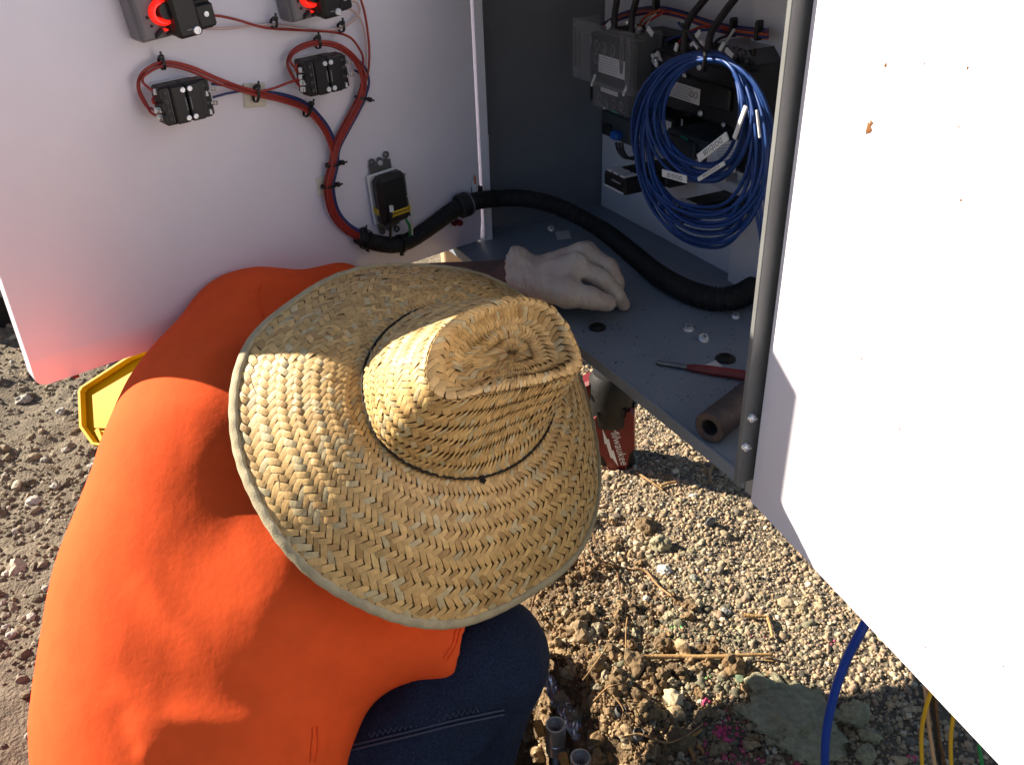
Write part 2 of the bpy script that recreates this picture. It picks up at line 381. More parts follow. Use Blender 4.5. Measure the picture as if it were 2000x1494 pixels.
# right door, ajar
RA = at_z(1462, 980, CZ); RBp = at_z(1945, 1494, CZ); RU = nrm(RBp-RA); RN = np.array([RU[1], -RU[0], 0]); RN = RN if RN @ (CAM-RA) > 0 else -RN
rd = MB(); rl = .76
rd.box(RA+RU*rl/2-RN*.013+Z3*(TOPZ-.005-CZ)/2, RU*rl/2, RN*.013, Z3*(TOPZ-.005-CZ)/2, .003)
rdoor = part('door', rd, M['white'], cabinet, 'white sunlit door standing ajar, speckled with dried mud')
for (u, v, r) in ((1697, 252, .0046), (1702, 241, .0024), (1730, 128, .0018), (1890, 133, .0012), (1877, 391, .0011), (1806, 125, .0008), (1873, 248, .0008), (1683, 700, .0011), (1757, 838, .0010), (1808, 1263, .0010), (1960, 1300, .0009), (1812, 1345, .0009)):
    p = on_plane(u, v, RA, RN); mm = MB(); k = 9; ph = random.random()*6
    ring = [p+RN*.0003+r*(1+.35*math.sin(3*t+ph))*.8*(RU*math.cos(t)*.75+Z3*math.sin(t)) for t in np.arange(k)*2*math.pi/k]
    mm.add(ring+[p+RN*(.0003+.35*r)], [(i, (i+1) % k, k) for i in range(k)]); part('mud_speck', mm, M['mud'], rdoor, smooth=True)
# ------------------------------------------------------------------ gear on the open door
def dbox(mb, o, w, h, b0, b1, ch=.001, rot=0.0):
    """box on the door: o = world point on the face, w along the door, h upwards, b0..b1 proud"""
    c, s = math.cos(rot), math.sin(rot); ax = (ED*c+Z3*s); az = (Z3*c-ED*s)
    return mb.box(o+ND*(b0+b1)/2, ax*w/2, ND*(b1-b0)/2, az*h/2, ch)
def face_pt(u, v, b): return dr(u, v, b)-ND*b      # foot on the door of the point seen at (u,v), b proud
def screw(mb, p, n, r, ux, slot=True):
    mb.lathe(p, n, [(r, 0), (r, r*.45), (r*.85, r*.62), (r*.62, r*.62), (r*.60, r*.35), (0.00001, r*.35)], 14)
    if slot:
        n = nrm(n); uy = np.cross(n, ux)
        mb.box(p+n*r*.42, ux*r*.5, uy*r*.11, n*r*.1); mb.box(p+n*r*.42, ux*r*.11, uy*r*.5, n*r*.1)
def tiny_text(name, parent, body, u, v, b, h, m=None, ang=0.0, fit=None):
    c, s = math.cos(ang), math.sin(ang); xd = -ED*c+Z3*s; yd = Z3*c+ED*s
    t = MB(); text_mb(t, body, dr(u, v, b), xd, yd, h, .0003, fit=fit); return part(name, t, m or M['print_'], parent)

def contact_block(cu, cv, label, half):
    W, Hh, B = .0535, .0405, .046
    o = face_pt(cu, cv, B)
    root = thing('contact_block', label, 'contact block', o, 'contact blocks on the open door')
    rot = .03
    c, s = math.cos(rot), math.sin(rot); X = (-ED*c+Z3*s); Y = (Z3*c+ED*s)   # X = to the right in the picture
    def bx(x, y, w, h, b0, b1, ch=.0008): return MB().box(o+X*x+Y*y+ND*(b0+b1)/2, X*w/2, ND*(b1-b0)/2, Y*h/2, ch)
    part('collar', bx(0, 0, .040, .036, 0, .010), M['ivory'], root)
    part('base', bx(0, -.001, .046, .038, .010, .024, .002), M['blackm'], root)
    for k in (-1, 1):
        hb = MB().box(o+X*k*W*.252+ND*.034, X*W*.246, ND*.010, Y*Hh*.5, .002); hs = part('housing', hb, M['black'], root)
        hb2 = MB().box(o+X*k*W*.16+ND*.0455, X*W*.145, ND*.0035, Y*Hh*.485, .0015); part('raised_face', hb2, M['black'], hs)
        for j in (-1, 0, 1):
            part('terminal_wing', MB().box(o+X*k*W*.46+Y*j*Hh*.32+ND*.0335, X*W*.06, ND*.0105, Y*Hh*.13, .001), M['black'], hs)
        for y in (-.36, .36):
            sm = MB(); screw(sm, o+X*k*W*.073+Y*Hh*y+ND*.049, ND, .0029, X); part('screw', sm, M['steel'], hs)
        pr = MB()
        pr.box(o+X*k*W*.325+ND*.0443, X*.0002, ND*.0002, Y*Hh*.42)
        for j in range(4):
            y = Hh*(.33-.22*j); q = o+X*k*W*.40+Y*y+ND*.0443
            pr.box(q+X*.0012, X*.0001, ND*.0002, Y*.0018); pr.box(q-X*.0003, X*.0001, ND*.0002, Y*.0018); pr.box(q+X*.0026, X*.0012, ND*.0002, Y*.0001)
        part('printed_marks', pr, M['greyprint'], hs, kind='stuff')
        bm = MB()
        for i in range(11): bm.box(o+X*k*W*.05+Y*Hh*(-.16+.03*i)+ND*.0492, X*(.0005+.0004*random.random()), ND*.00015, Y*.00035)
        part('printed_rating', bm, M['greyprint'], hs, kind='stuff')
        if k > 0:
            for y in half:
                wv = MB(); t = [o+X*W*.43+Y*Hh*y+ND*.0442+X*.0022*xx+Y*.0030*yy for xx, yy in ((-.6, -1), (.8, -1), (.8, .3), (.2, 1), (-.2, .6))]
                wv.prism(t, ND*.0004); part('white_flag', wv, M['ivory'], hs)
    return root
contact_block(367, 201, 'black two gang contact block at the lower left of the wiring on the open door', (.12, -.36))
contact_block(641, 148, 'black two gang contact block inside the red wire loop nearer the hinge', (-.38,))

def lit_switch(cu, cv, label, S=1.0):
    B = .060; o = face_pt(cu, cv, B)
    root = thing('switch_body', label, 'switch', o, 'switch bodies with lit red lenses')
    rot = .10; c, s = math.cos(rot), math.sin(rot); X = (-ED*c+Z3*s); Y = (Z3*c+ED*s)
    def bx(x, y, w, h, b0, b1, ch=.001): return MB().box(o+X*x*S+Y*y*S+ND*(b0+b1)/2*S, X*w/2*S, ND*(b1-b0)/2*S, Y*h/2*S, ch)
    g = part('grey_base', bx(-.012, 0, .044, .060, 0, .030, .003), M['dgrey'], root)
    part('base_step', bx(-.022, 0, .020, .056, .030, .038, .002), M['dgrey'], g)
    for (x, y) in ((-.0235, -.006), (-.0215, -.0145), (-.020, -.0255), (-.008, -.0255), (-.016, .012), (-.022, .02)):
        hm = MB(); hm.lathe(o+X*x*S+Y*y*S+ND*.0382*S, ND, [(.0017*S, 0), (.0017*S, .0004)], 10); part('hole', hm, M['rubber'], g)
    kn = MB().box(o+X*-.0165*S+Y*-.0215*S+ND*.040*S, nrm(X+Y*.7)*.0045*S, ND*.004*S, nrm(Y-X*.7)*.0016*S, .0006); part('lever', kn, M['blackm'], g)
    lm = MB(); lm.lathe(o+X*-.0085*S+Y*-.004*S+ND*.030*S, ND, [(.0125*S, 0), (.0125*S, .014*S), (.0105*S, .017*S), (.0085*S, .0172*S), (.0080*S, .004*S), (.00001, .004*S)], 28)
    lens = part('lens', lm, M['lamp'], root, 'red lens ring glowing', smooth=False); flatsmooth(lens)
    cr = MB(); cr.lathe(o+X*-.0045*S+Y*-.0025*S+ND*.035*S, ND, [(.0086*S, 0), (.0086*S, .0145*S), (.00001, .0145*S)], 20); part('lens_core', cr, M['black'], lens)
    ld = MB().box(o+X*-.009*S+Y*-.021*S+ND*.038*S, X*.002*S, ND*.004*S, Y*.0009*S, .0003); part('lamp_slit', ld, M['lamp'], root)
    hs = part('housing', bx(.0190, 0, .0470, .0575, .022, .046, .003), M['black'], root)
    part('raised_face', bx(.0090, 0, .0265, .060, .044, .060, .003), M['black'], hs)
    part('terminal_wing', bx(.0315, -.0145, .020, .0235, .046, .0535, .002), M['black'], hs); part('terminal_wing', bx(.0315, .0125, .020, .0235, .046, .0535, .002), M['black'], hs)
    for (x, y, b, r) in ((.0088, .0235, .060, .0042), (.0150, -.0245, .060, .0042), (.029, .011, .0535, .0030), (.0318, -.013, .0535, .0030)):
        sm = MB(); screw(sm, o+X*x*S+Y*y*S+ND*b*S, ND, r*S, X); part('screw', sm, M['steel'], hs)
    mk = MB()
    for (x, y) in ((.004, .0262), (.008, -.0225)): mk.box(o+X*x*S+Y*y*S+ND*.0602*S, X*.0024*S, ND*.0002, Y*.0005*S)
    part('printed_marks', mk, M['greyprint'], hs, kind='stuff')
    return root
lit_switch(343, 17, 'grey and black switch body with glowing red lens ring, lead 29 beside it')
lit_switch(634, -12, 'grey and black switch body with red lens, pale leads beside it, cut by picture top', .93)

# GFCI style receptacle seen from the back
o = face_pt(772, 390, .030)
rec = thing('receptacle', 'black receptacle back with yellow band and metal mounting ears above the tube', 'receptacle', o)
c, s = math.cos(.05), math.sin(.05); X = (-ED*c+Z3*s); Y = (Z3*c+ED*s)
sp = MB(); sp.box(o+ND*.004, X*.017, ND*.001, Y*.046, .0006)
for sg in (1, -1):
    for k in (-1, 1):
        sp.lathe(o+X*k*.0115+Y*sg*(.0505+.002*k)+ND*.004, ND, [(.0022, -.001), (.0046, -.001), (.0046, .001), (.0022, .001), (.0022, -.001)], 14)
    sp.lathe(o+Y*sg*.0485+ND*.004, ND, [(.0012, -.001), (.0036, -.001), (.0036, .001), (.0012, .001), (.0012, -.001)], 12)
    sp.box(o+Y*sg*.0440+ND*.004, X*.009, ND*.0009, Y*.0035, .0005); sp.box(o+Y*sg*.0460+ND*.004, X*.0125, ND*.0008, Y*.0018, .0004)
part('mounting_strap', sp, M['dsteel'], rec)
sm = MB(); screw(sm, o+Y*.0445+ND*.005, ND, .0036, X); part('screw', sm, M['steel'], rec)
part('face_flange', MB().box(o+ND*.0075-X*.001, X*.0235, ND*.002, Y*.034, .0015), M['ivory'], rec)
body = part('housing', MB().box(o+ND*.0205, X*.0232, ND*.0105, Y*.0335, .006), M['black'], rec)
for (x, y) in ((.019, .029), (.019, -.027), (-.016, -.030)):
    q = MB(); screw(q, o+X*x+Y*y+ND*.0308, ND, .0016, X); part('rivet', q, M['dsteel'], body)
yb = MB().box(o+X*.006+Y*-.0185+ND*.0211, X*.0178, ND*.0105, Y*.0042, .001); band = part('warning_band', yb, M['yellow'], rec, 'yellow warning band')
part('warning_band', MB().box(o+X*-.0205+Y*-.0135+ND*.016, X*.0034, ND*.006, Y*.0046, .0006), M['yellow'], rec)
pr = MB()
for i in range(12): pr.box(o+X*(-.008+.0023*i)+Y*(-.0185+.0004*(i % 3))+ND*.0317, X*.0007, ND*.0001, Y*(.001+.0006*(i % 2)))
part('printed_warning', pr, M['print_'], band, kind='stuff')
def along(pts, n=24): return spline(pts, n)
wb = MB(); wb.tube(along([dr(764, 404, .036), dr(764, 425, .037), dr(763, 445, .030), dr(762, 468, .020)]), .0019, 8); part('lead', wb, M['nylon'], rec, 'black lead with white marker')
ms = MB(); ms.tube([dr(764, 402, .0365), dr(765, 414, .0372)], .0027, 10); part('marker', ms, M['ivory'], rec)
tiny_text('marker_text', rec, 'L1', 762.5, 404, .0400, .0030, ang=-1.5)
wg = MB(); wg.tube(along([dr(793, 430, .030), dr(799, 440, .030), dr(801, 452, .024), dr(800, 470, .018)]), .0021, 8); part('lead', wg, M['green_wire'], rec, 'green earth lead')
ww = MB(); ww.tube(along([dr(796, 382, .031), dr(801, 388, .034), dr(804, 410, .032), dr(804, 440, .028), dr(806, 470, .018)]), .0016, 8); part('lead', ww, M['white_wire'], rec, 'white neutral lead')

# ------------------------------------------------------------------ wiring harness on the open door
har = thing('wire_harness', 'red, blue and white wire harness tied across the open door', 'wiring', dr(500, 180, 0))
WR = .00145
def wire(pts, m, offs=0.0, r=WR, b=.010, n=70, lab=None, jit=.0006, binc=None):
    P = []
    bs = binc or [b]*len(pts)
    for (u, v), bb in zip(pts, bs): P.append(dr(u, v, bb))
    P = np.array(P); S = spline(P, n); T = np.gradient(S, axis=0); T /= np.linalg.norm(T, axis=1)[:, None]+1e-9
    side = np.cross(T, ND); t = np.arange(n)
    offs = offs*.72
    S = S+side*offs+ND*(abs(jit)*np.sin(t*.35+offs*9000)+.0012*math.sin(offs*3000))[:, None]
    q = MB(); q.tube(S, r, 8); return part('wire', q, m, har, lab, smooth=True)
R_, B_, K_, W_ = M['red_wire'], M['blue_wire'], M['pink_wire'], M['white_wire']
trunkA = [(500, 182), (560, 197), (600, 215), (633, 252), (649, 292), (652, 322), (643, 365), (652, 412), (676, 444), (712, 466)]
loopA = [(286, 206), (270, 172), (278, 142), (316, 123), (366, 131), (418, 153), (462, 170)]
EB = [.034, .028, .020]
wire([(318, 232), (296, 222)]+loopA+trunkA, R_, .0005, binc=EB+[.012]*13)
wire([(314, 218), (298, 212)]+[(u+3, v+2) for u, v in loopA]+trunkA, R_, -.0028, binc=EB+[.013]*13)
wire([(318, 183), (300, 183), (284, 172), (274, 158), (280, 142), (317, 124), (366, 132), (418, 155), (462, 171)]+trunkA, R_, .0038, binc=[.034, .034, .028, .020]+[.016]*13)
wire([(330, 188), (306, 188), (298, 196), (304, 203), (330, 204)], R_, 0, b=.030, n=40)
wire([(414, 173), (450, 176), (490, 183)]+trunkA[1:], B_, -.0060, b=.011)
wire([(418, 201), (450, 193), (495, 188)]+trunkA[1:], B_, -.0085, b=.009)
trunkB = [(697, 212), (676, 250), (658, 288), (652, 322), (643, 365), (652, 412), (676, 444), (712, 466)]
loopB = [(571, 150), (560, 122), (573, 97), (612, 82), (656, 87), (690, 112), (708, 146), (708, 178)]
wire([(600, 176), (582, 168)]+loopB+trunkB, R_, .0010, binc=EB+[.015]*15)
wire([(600, 162), (584, 158)]+[(u+2, v+2) for u, v in loopB]+trunkB, R_, -.0022, binc=EB+[.014]*15)
wire([(600, 141), (582, 140), (568, 130), (562, 116), (574, 98), (612, 83), (656, 88), (690, 112), (708, 146), (708, 178)]+trunkB, R_, .0042, binc=[.034, .030, .024, .020]+[.017]*14)
wire([(606, 124), (588, 124), (578, 130), (580, 140), (600, 144)], R_, 0, b=.030, n=40)
wire([(502, 180), (535, 173), (566, 161), (590, 152), (602, 151)], R_, 0, binc=[.014, .016, .022, .032, .034], n=40)
wire([(684, 122), (698, 125), (711, 142), (714, 166), (706, 192)]+trunkB, B_, -.0055, b=.011)
wire([(690, 146), (700, 152), (708, 168), (708, 190)]+trunkB, B_, -.0072, b=.010)
wire([(706, -14), (719, 30), (726, 90), (724, 140), (714, 180), (700, 210)]+trunkB[1:], R_, .0062, b=.013)
wire([(398, 20), (430, 21), (470, 30), (505, 41), (535, 46), (600, 50), (655, 54), (690, 66), (712, 96), (718, 120), (716, 160), (706, 195)]+trunkB[1:], R_, .0082, b=.012)
wire([(398, 54), (440, 54), (490, 49), (535, 47), (570, 52), (620, 58), (660, 55), (688, 40), (701, 24), (696, 8), (680, 2)], K_, .0016, b=.010)
wire([(676, 10), (694, 18), (712, 44), (720, 90), (719, 140), (708, 190), (694, 222)]+trunkB[1:], K_, .0046, b=.011)
def tie(u, v, ang, w=.014, b=.012, tail=True):
    """black cable tie: band round the bundle, lock head and cut tail; ang = bundle direction in the picture"""
    p = dr(u, v, b); a = ang; X = -ED*math.cos(a)-Z3*math.sin(a); Yp = -ED*-math.sin(a)-Z3*math.cos(a)
    q = MB(); n = 18; ring = []; rw = []
    for k in range(n):
        t = 2*math.pi*k/n; ring.append(p+Yp*math.cos(t)*w/2+ND*math.sin(t)*.0068)
    f = []; vv = []
    for k in range(n):
        o_ = (ring[k]-p); o_ = o_/np.linalg.norm(o_)
        vv += [ring[k]-X*.0016, ring[k]+X*.0016, ring[k]-X*.0016+o_*.0009, ring[k]+X*.0016+o_*.0009]
    for k in range(n):
        i, j = 4*k, 4*((k+1) % n)
        f += [(i+2, j+2, j+3, i+3), (i, i+1, j+1, j), (i, j, j+2, i+2), (i+1, i+3, j+3, j+1)]
    q.add(vv, f); q.box(p-Yp*w*.5+ND*.003, X*.0028, Yp*.0024, ND*.0026, .0007)
    if tail: q.box(p-Yp*(w*.5+.003)+ND*.0045, X*.0011, Yp*.003, ND*.0006)
    part('cable_tie', q, M['nylon'], har)
for args in ((535, 46, .15, .010), (666, 54, .1, .010), (316, 124, -.05, .013), (500, 184, .25, .018), (601, 215, .6, .017), (707, 192, 1.9, .019), (652, 321, 1.55, .022), (643, 363, 1.6, .022), (620, 84, .05, .013), (704, 460, .6, .02)):
    tie(*args)
for (u, v, w_, h_, r_) in ((496, 186, .027, .027, .12), (631, 362, .018, .024, .0)):
    q = MB(); dbox(q, dr(u, v, 0), w_, h_, .0002, .0035, .001, r_); part('tie_mount', q, M['cream'], har, 'cream adhesive tie mount')
def marker(u, v, w_, h_, txt, b, rot=-.12):
    q = MB(); c, s = math.cos(rot), math.sin(rot); X = (-ED*c+Z3*s); Y = (Z3*c+ED*s); p = dr(u, v, b)
    ring = [p+Y*math.sin(t)*h_/2+ND*math.cos(t)*.0024 for t in np.arange(10)*2*math.pi/10]
    q.add([r-X*w_/2 for r in ring]+[r+X*w_/2 for r in ring], [(i, (i+1) % 10, 10+(i+1) % 10, 10+i) for i in range(10)]+[tuple(range(9, -1, -1)), tuple(range(10, 20))])
    mk = part('wire_marker', q, M['ivory'], har)
    t = MB(); text_mb(t, txt, p-X*min(w_*.38, .0022*len(txt))-Y*.0021+ND*.0026, X, Y, .0042, .0002, fit=min(w_*.8, .0034*len(txt)-.0006)); part('marker_text', t, M['print_'], mk)
marker(308, 180, .0085, .0065, '1', .037); marker(311, 216, .0095, .0062, '21', .037); marker(316, 230, .0095, .0062, '20', .037)
marker(414, 173, .0075, .0052, '22', .014); marker(418, 201, .0075, .0052, '23', .012)
marker(591, 137, .0085, .0062, '1', .037); marker(591, 151, .0085, .0055, '1', .037); marker(594, 162, .0095, .0062, '11', .037); marker(595, 175, .0095, .0062, '10', .037)
marker(681, 122, .006, .0055, '12', .013); marker(685, 146, .007, .0055, '13', .012); marker(401, 19, .0085, .0056, '29', .013)

# ------------------------------------------------------------------ corrugated tube from door to panel
tp = [dr(700, 461, .014), dr(725, 472, .015), dr(765, 479, .016), dr(800, 470, .016), dr(845, 440, .018), dr(885, 411, .019), dr(908, 400, .021), dr(935, 392, .022)]
tp += [on_plane(u, v, cab(x, 0, CZ), FE) for (u, v, x) in ((975, 388, .66), (1025, 388, .63), (1078, 400, .60), (1126, 421, .57))]
tp += [fl(1180, 452, .030), fl(1230, 492, .022), fl(1285, 537, .017), fl(1340, 568, .016), fl(1395, 584, .016), fl(1440, 580, .018), fl(1475, 562, .022)]
TP = spline(tp, 60); seg = np.r_[0, np.cumsum(np.linalg.norm(np.diff(TP, axis=0), axis=1))]
pitch = .0044; nn_ = int(seg[-1]/pitch); ss = np.linspace(0, seg[-1], nn_*4)
TPd = np.c_[[np.interp(ss, seg, TP[:, k]) for k in range(3)]].T
base_r = np.interp(ss/seg[-1], [0, .25, .5, .75, 1], [.0105, .0120, .0122, .0135, .0155])
rr_ = base_r*(1+np.where((np.arange(len(ss)) % 4) < 2, .06, -.07))
tube_t = thing('corrugated_tube', 'black corrugated tube curving from the open door to the cabinet back', 'conduit', TPd[0])
q = MB(); q.tube(TPd, rr_, 14); tb = part('sleeve', q, M['tubem'], tube_t, smooth=True)
q = MB(); i = np.argmin(np.linalg.norm(TPd-dr(905, 400, .021), axis=1)); tdir = nrm(TPd[i+3]-TPd[i-3])
q.lathe(TPd[i]-tdir*.009, tdir, [(.0155, 0), (.0175, .003), (.0175, .015), (.0155, .018)], 20); part('clamp', q, M['blackm'], tube_t)
q = MB(); q.lathe(TPd[i]+tdir*.0085, tdir, [(.0165, 0), (.0165, .0022), (.0140, .0022), (.0140, 0), (.0165, 0)], 20); part('clamp_ring', q, M['dgrey'], tube_t)
for (u, v) in ((716, 468), (782, 479)):
    i = np.argmin(np.linalg.norm(TPd-dr(u, v, .015), axis=1)); tdir = nrm(TPd[i+3]-TPd[i-3]); q = MB()
    q.lathe(TPd[i]-tdir*.002, tdir, [(.0125, 0), (.0135, 0), (.0135, .004), (.0125, .004), (.0125, 0)], 18); q.box(TPd[i]-Z3*.0145, tdir*.003, np.cross(tdir, Z3)*.002, Z3*.003, .0008); part('cable_tie', q, M['nylon'], tube_t)
q = MB(); q.lathe(dr(892, 433, 0), ND, [(.0045, 0), (.0045, .010), (.003, .012)], 10); q.lathe(dr(884, 436, 0), ND, [(.003, 0), (.003, .007)], 10); part('clamp_screw', q, M['dred'], tube_t)
stud = thing('earth_stud', 'small white sleeve with copper tip on the door edge above the tube', 'earth stud', dr(928, 375, .004))
q = MB(); q.tube([dr(928, 353, .006), dr(928, 376, .006)], .0042, 12); part('sleeve', q, M['ivory'], stud)
q = MB(); q.tube([dr(927, 343, .007), dr(928, 360, .010)], .0016, 8); part('copper_tip', q, mat('copper', (.55, .2, .1), .35, metal=1), stud)
q = MB(); q.box(dr(932, 378, .004), ED*.008, ND*.004, Z3*.010, .001); part('bracket', q, M['blackm'], stud)
# ------------------------------------------------------------------ gear on the mounting panel inside
PX, PN = -FE, -FN            # to the right along the panel, out of the panel
def rect(tl, br, b):
    a = bk(*tl, b); c = bk(*br, b); x0, x1 = sorted([(a-BP) @ PX, (c-BP) @ PX]); z0, z1 = sorted([a[2], c[2]]); return x0, x1, z0, z1
def pbox(mb, R, b0, b1, ch=.0012):
    x0, x1, z0, z1 = R; o = BP-BP[2]*Z3+PX*(x0+x1)/2+PN*(b0+b1)/2+Z3*(z0+z1)/2
    return mb.box(o, PX*(x1-x0)/2, PN*(b1-b0)/2, Z3*(z1-z0)/2, ch)
def pp(x, z, b): return BP-BP[2]*Z3+PX*x+PN*b+Z3*z
def plate(tl, br, b, nlines, m=None, parent=None, name='label_plate'):
    R = rect(tl, br, b); lp = part(name, pbox(MB(), R, b-.0008, b, .0003), m or M['label'], parent)
    x0, x1, z0, z1 = R; t = MB()
    for i in range(nlines):
        z = z1-(z1-z0)*(i+1)/(nlines+1); x = x0+(x1-x0)*.06
        while x < x1-(x1-x0)*.30:
            wd = (x1-x0)*random.uniform(.04, .15); t.box(pp(x+wd/2, z, b+.0002), PX*wd/2, PN*.00015, Z3*(z1-z0)*.022); x += wd+(x1-x0)*.03
    if t.n: part('printed_lines', t, M['greyprint'], lp, kind='stuff')
    return lp, R
def flat_px(mb, corners, b, th=.0006):
    return mb.prism([bk(u, v, b) for u, v in corners], PN*th)
def psc(u, v, b, r, m='steel'):
    q = MB(); screw(q, bk(u, v, b), PN, r, PX); return q

def dress_contactor(root, R, b1, n=3):
    """arc chutes, terminal pockets and screws so that the body reads as a contactor"""
    x0, x1, z0, z1 = R; wv = (x1-x0)/n
    for zc, sg in ((z1, 1), (z0, -1)):
        for i in range(n):
            q = MB(); pbox(q, (x0+wv*(i+.08), x0+wv*(i+.92), zc-.012 if sg > 0 else zc-.003, zc+.003 if sg > 0 else zc+.012), .008, b1-.018, .0015); part('terminal_block', q, M['blackm'], root)
            q = MB(); screw(q, pp(x0+wv*(i+.5), zc-sg*.003, b1-.0175), PN, .0034, PX); part('screw', q, M['dsteel'], root)
    q = MB(); pbox(q, (x0+.12*(x1-x0), x1-.12*(x1-x0), z0+.3*(z1-z0), z1-.3*(z1-z0)), b1-.001, b1+.006, .002); part('nose', q, M['black'], root)

# left motor starter
sL = thing('motor_starter', 'black motor starter under slotted clear covers at the far end of the panel', 'motor starter', bk(1190, 150, 0), 'motor starters on the mounting panel')
R1 = rect((1152, 62), (1237, 232), .084); cb = part('contactor', pbox(MB(), R1, .003, .084, .003), M['black'], sL); dress_contactor(cb, R1, .084)
part('auxiliary_block', pbox(MB(), rect((1238, 58), (1298, 128), .05), .003, .05, .003), M['black'], sL)
Rc = rect((1118, 36), (1234, 190), .112); x0, x1, z0, z1 = Rc
q = MB(); pbox(q, Rc, .1105, .112, .0004); cov = part('clear_cover', q, M['clear'], sL, 'clear slotted cover')
q = MB()
for (a, b) in ((x0, x0+.0012), (x1-.0012, x1)): pbox(q, (a, b, z0, z1), .07, .1104, .0003)
pbox(q, (x0+.0013, x1-.0013, z0, z0+.0012), .085, .1104, .0003); part('cover_side', q, M['clear'], cov, kind='stuff')
def ring_hole(u, v, b, rx, rz, parent):
    p = bk(u, v, b); n = 18; vv = []; f = []
    for k in range(n):
        t = 2*math.pi*k/n; d = PX*math.cos(t)*rx+Z3*math.sin(t)*rz; vv += [p+d+PN*.0004, p+d*1.18+PN*.0004, p+d*1.18-PN*.0018, p+d-PN*.0018]
    for k in range(n):
        i, j = 4*k, 4*((k+1) % n)
        for a in range(4): f.append((i+a, i+(a+1) % 4, j+(a+1) % 4, j+a))
    q = MB(); q.add(vv, f); part('hole_rim', q, M['dgrey'], parent)
for (u, v) in ((1150, 80), (1165, 89), (1180, 95), (1196, 100), (1164, 114)): ring_hole(u, v, .1122, .0040, .0062, cov)
for (u, v, hz) in ((1123, 92, .022), (1133, 97, .022), (1213, 108, .020), (1226, 124, .026)): ring_hole(u, v, .1122, .0026, hz, cov)
plate((1169, 106), (1219, 157), .1090, 6, parent=sL)
Rc2 = rect((1158, 158), (1226, 232), .104); q = MB(); pbox(q, Rc2, .1026, .104, .0004); cov2 = part('clear_cover', q, M['clear'], sL, 'smaller clear cover below')
q = MB(); pbox(q, (Rc2[0], Rc2[0]+.0012, Rc2[2], Rc2[3]), .05, .1025, .0003); pbox(q, (Rc2[1]-.0012, Rc2[1], Rc2[2], Rc2[3]), .05, .1025, .0003); part('cover_side', q, M['clear'], cov2, kind='stuff')
for (u, v) in ((1184, 203), (1198, 203), (1212, 209), (1170, 192)): ring_hole(u, v, .1042, .0036, .0050, cov2)
plate((1173, 170), (1206, 190), .1010, 0, parent=sL)
for (u, v) in ((1161, 152), (1157, 163), (1223, 173), (1219, 182)):
    p = bk(u, v, .106); q = MB(); d = nrm(PX*.5+Z3); q.box(p, d*.0045, PN*.0012, np.cross(d, PN)*.0016, .0004); part('spacer', q, M['ivory'], sL)
Rr = rect((1174, 214), (1230, 286), .076); rl_ = part('overload_relay', pbox(MB(), Rr, .003, .076, .002), M['teal'], sL)
q = MB(); flat_px(q, ((1195, 214), (1206, 219), (1206, 223), (1195, 218)), .0765); part('green_mark', q, M['green'], rl_)
q = MB(); pbox(q, rect((1190, 256), (1203, 277), .088), .076, .088, .002); part('blue_knob', q, M['knob'], rl_)
q = MB(); pbox(q, rect((1176, 240), (1190, 268), .080), .060, .080, .001); part('terminal_block', q, M['black'], rl_)
for i in range(3):
    q = MB(); q.tube(spline([bk(1203+6*i, 279, .06), bk(1208+5*i, 296, .06), bk(1222+3*i, 309, .055), bk(1246, 306+3*i, .045)], 20), .0019, 8); part('lead', q, M['cable_bk'], sL, smooth=True)

# right motor starter
sR = thing('motor_starter', 'black motor starter framed by the blue cable coil', 'motor starter', bk(1370, 190, 0), 'motor starters on the mounting panel')
R2 = rect((1272, 96), (1452, 262), .084); cb = part('contactor', pbox(MB(), R2, .003, .084, .003), M['black'], sR); dress_contactor(cb, R2, .084, 4)
Rh = rect((1392, 82), (1483, 160), .055); x0, x1, z0, z1 = Rh
poly = [pp(x0, z1, .0), pp(x1-.025, z1, 0), pp(x1, z1-.022, 0), pp(x1, z0, 0), pp(x0, z0, 0)]
q = MB(); q.prism([p+PN*.004 for p in poly], PN*.05); part('smoked_cover', q, mat('smoked_cover_plastic', (.03, .03, .034), .1, coat=.6), sR)
for (u, v) in ((1441, 95), (1437, 112), (1460, 120), (1452, 104)):
    part('screw', psc(u, v, .0545, .0032), M['dsteel'], sR)
lp, R = plate((1304, 156), (1365, 207), .0912, 6, parent=sR)
for k in (0, 1):
    q = MB(); q.lathe(pp(R[0]+(R[1]-R[0])*(.76+.13*k), R[2]+(R[3]-R[2])*.55, .0913), PN, [(.0028, 0), (.0036, 0), (.0036, .0002), (.0028, .0002), (.0028, 0)], 18); part('round_mark', q, M['print_'], lp)
for (u, v, r) in ((1295, 197, .003), (1369, 222, .0036), (1338, 149, .0034), (1367, 132, .0036), (1414, 244, .0028), (1432, 330, .005), (1283, 125, .0035), (1276, 110, .003), (1283, 108, .003), (1283, 128, .003)):
    part('screw', psc(u, v, .0875, r), M['steel'], sR)
q = MB()
for (u, v) in ((1275, 112), (1281, 118), (1286, 106), (1277, 122), (1290, 116)): q.box(bk(u, v, .088), nrm(PX+Z3*random.uniform(-1, 1))*.003, PN*.002, nrm(Z3-PX*.4)*.0014, .0005)
part('lug', q, M['steel'], sR, kind='stuff')
Rr = rect((1300, 250), (1381, 322), .086); rl_ = part('overload_relay', pbox(MB(), Rr, .003, .086, .003), M['teal'], sR)
q = MB(); pbox(q, (Rr[0]+.004, Rr[1]-.02, Rr[3]-.030, Rr[3]-.004), .086, .092, .002); part('raised_face', q, M['teal'], rl_)
q = MB(); flat_px(q, ((1330, 264), (1344, 271), (1344, 276), (1330, 269)), .0922); part('green_mark', q, M['green'], rl_)
q = MB(); pbox(q, rect((1321, 309), (1337, 331), .098), .086, .098, .002); part('blue_knob', q, M['knob'], rl_)
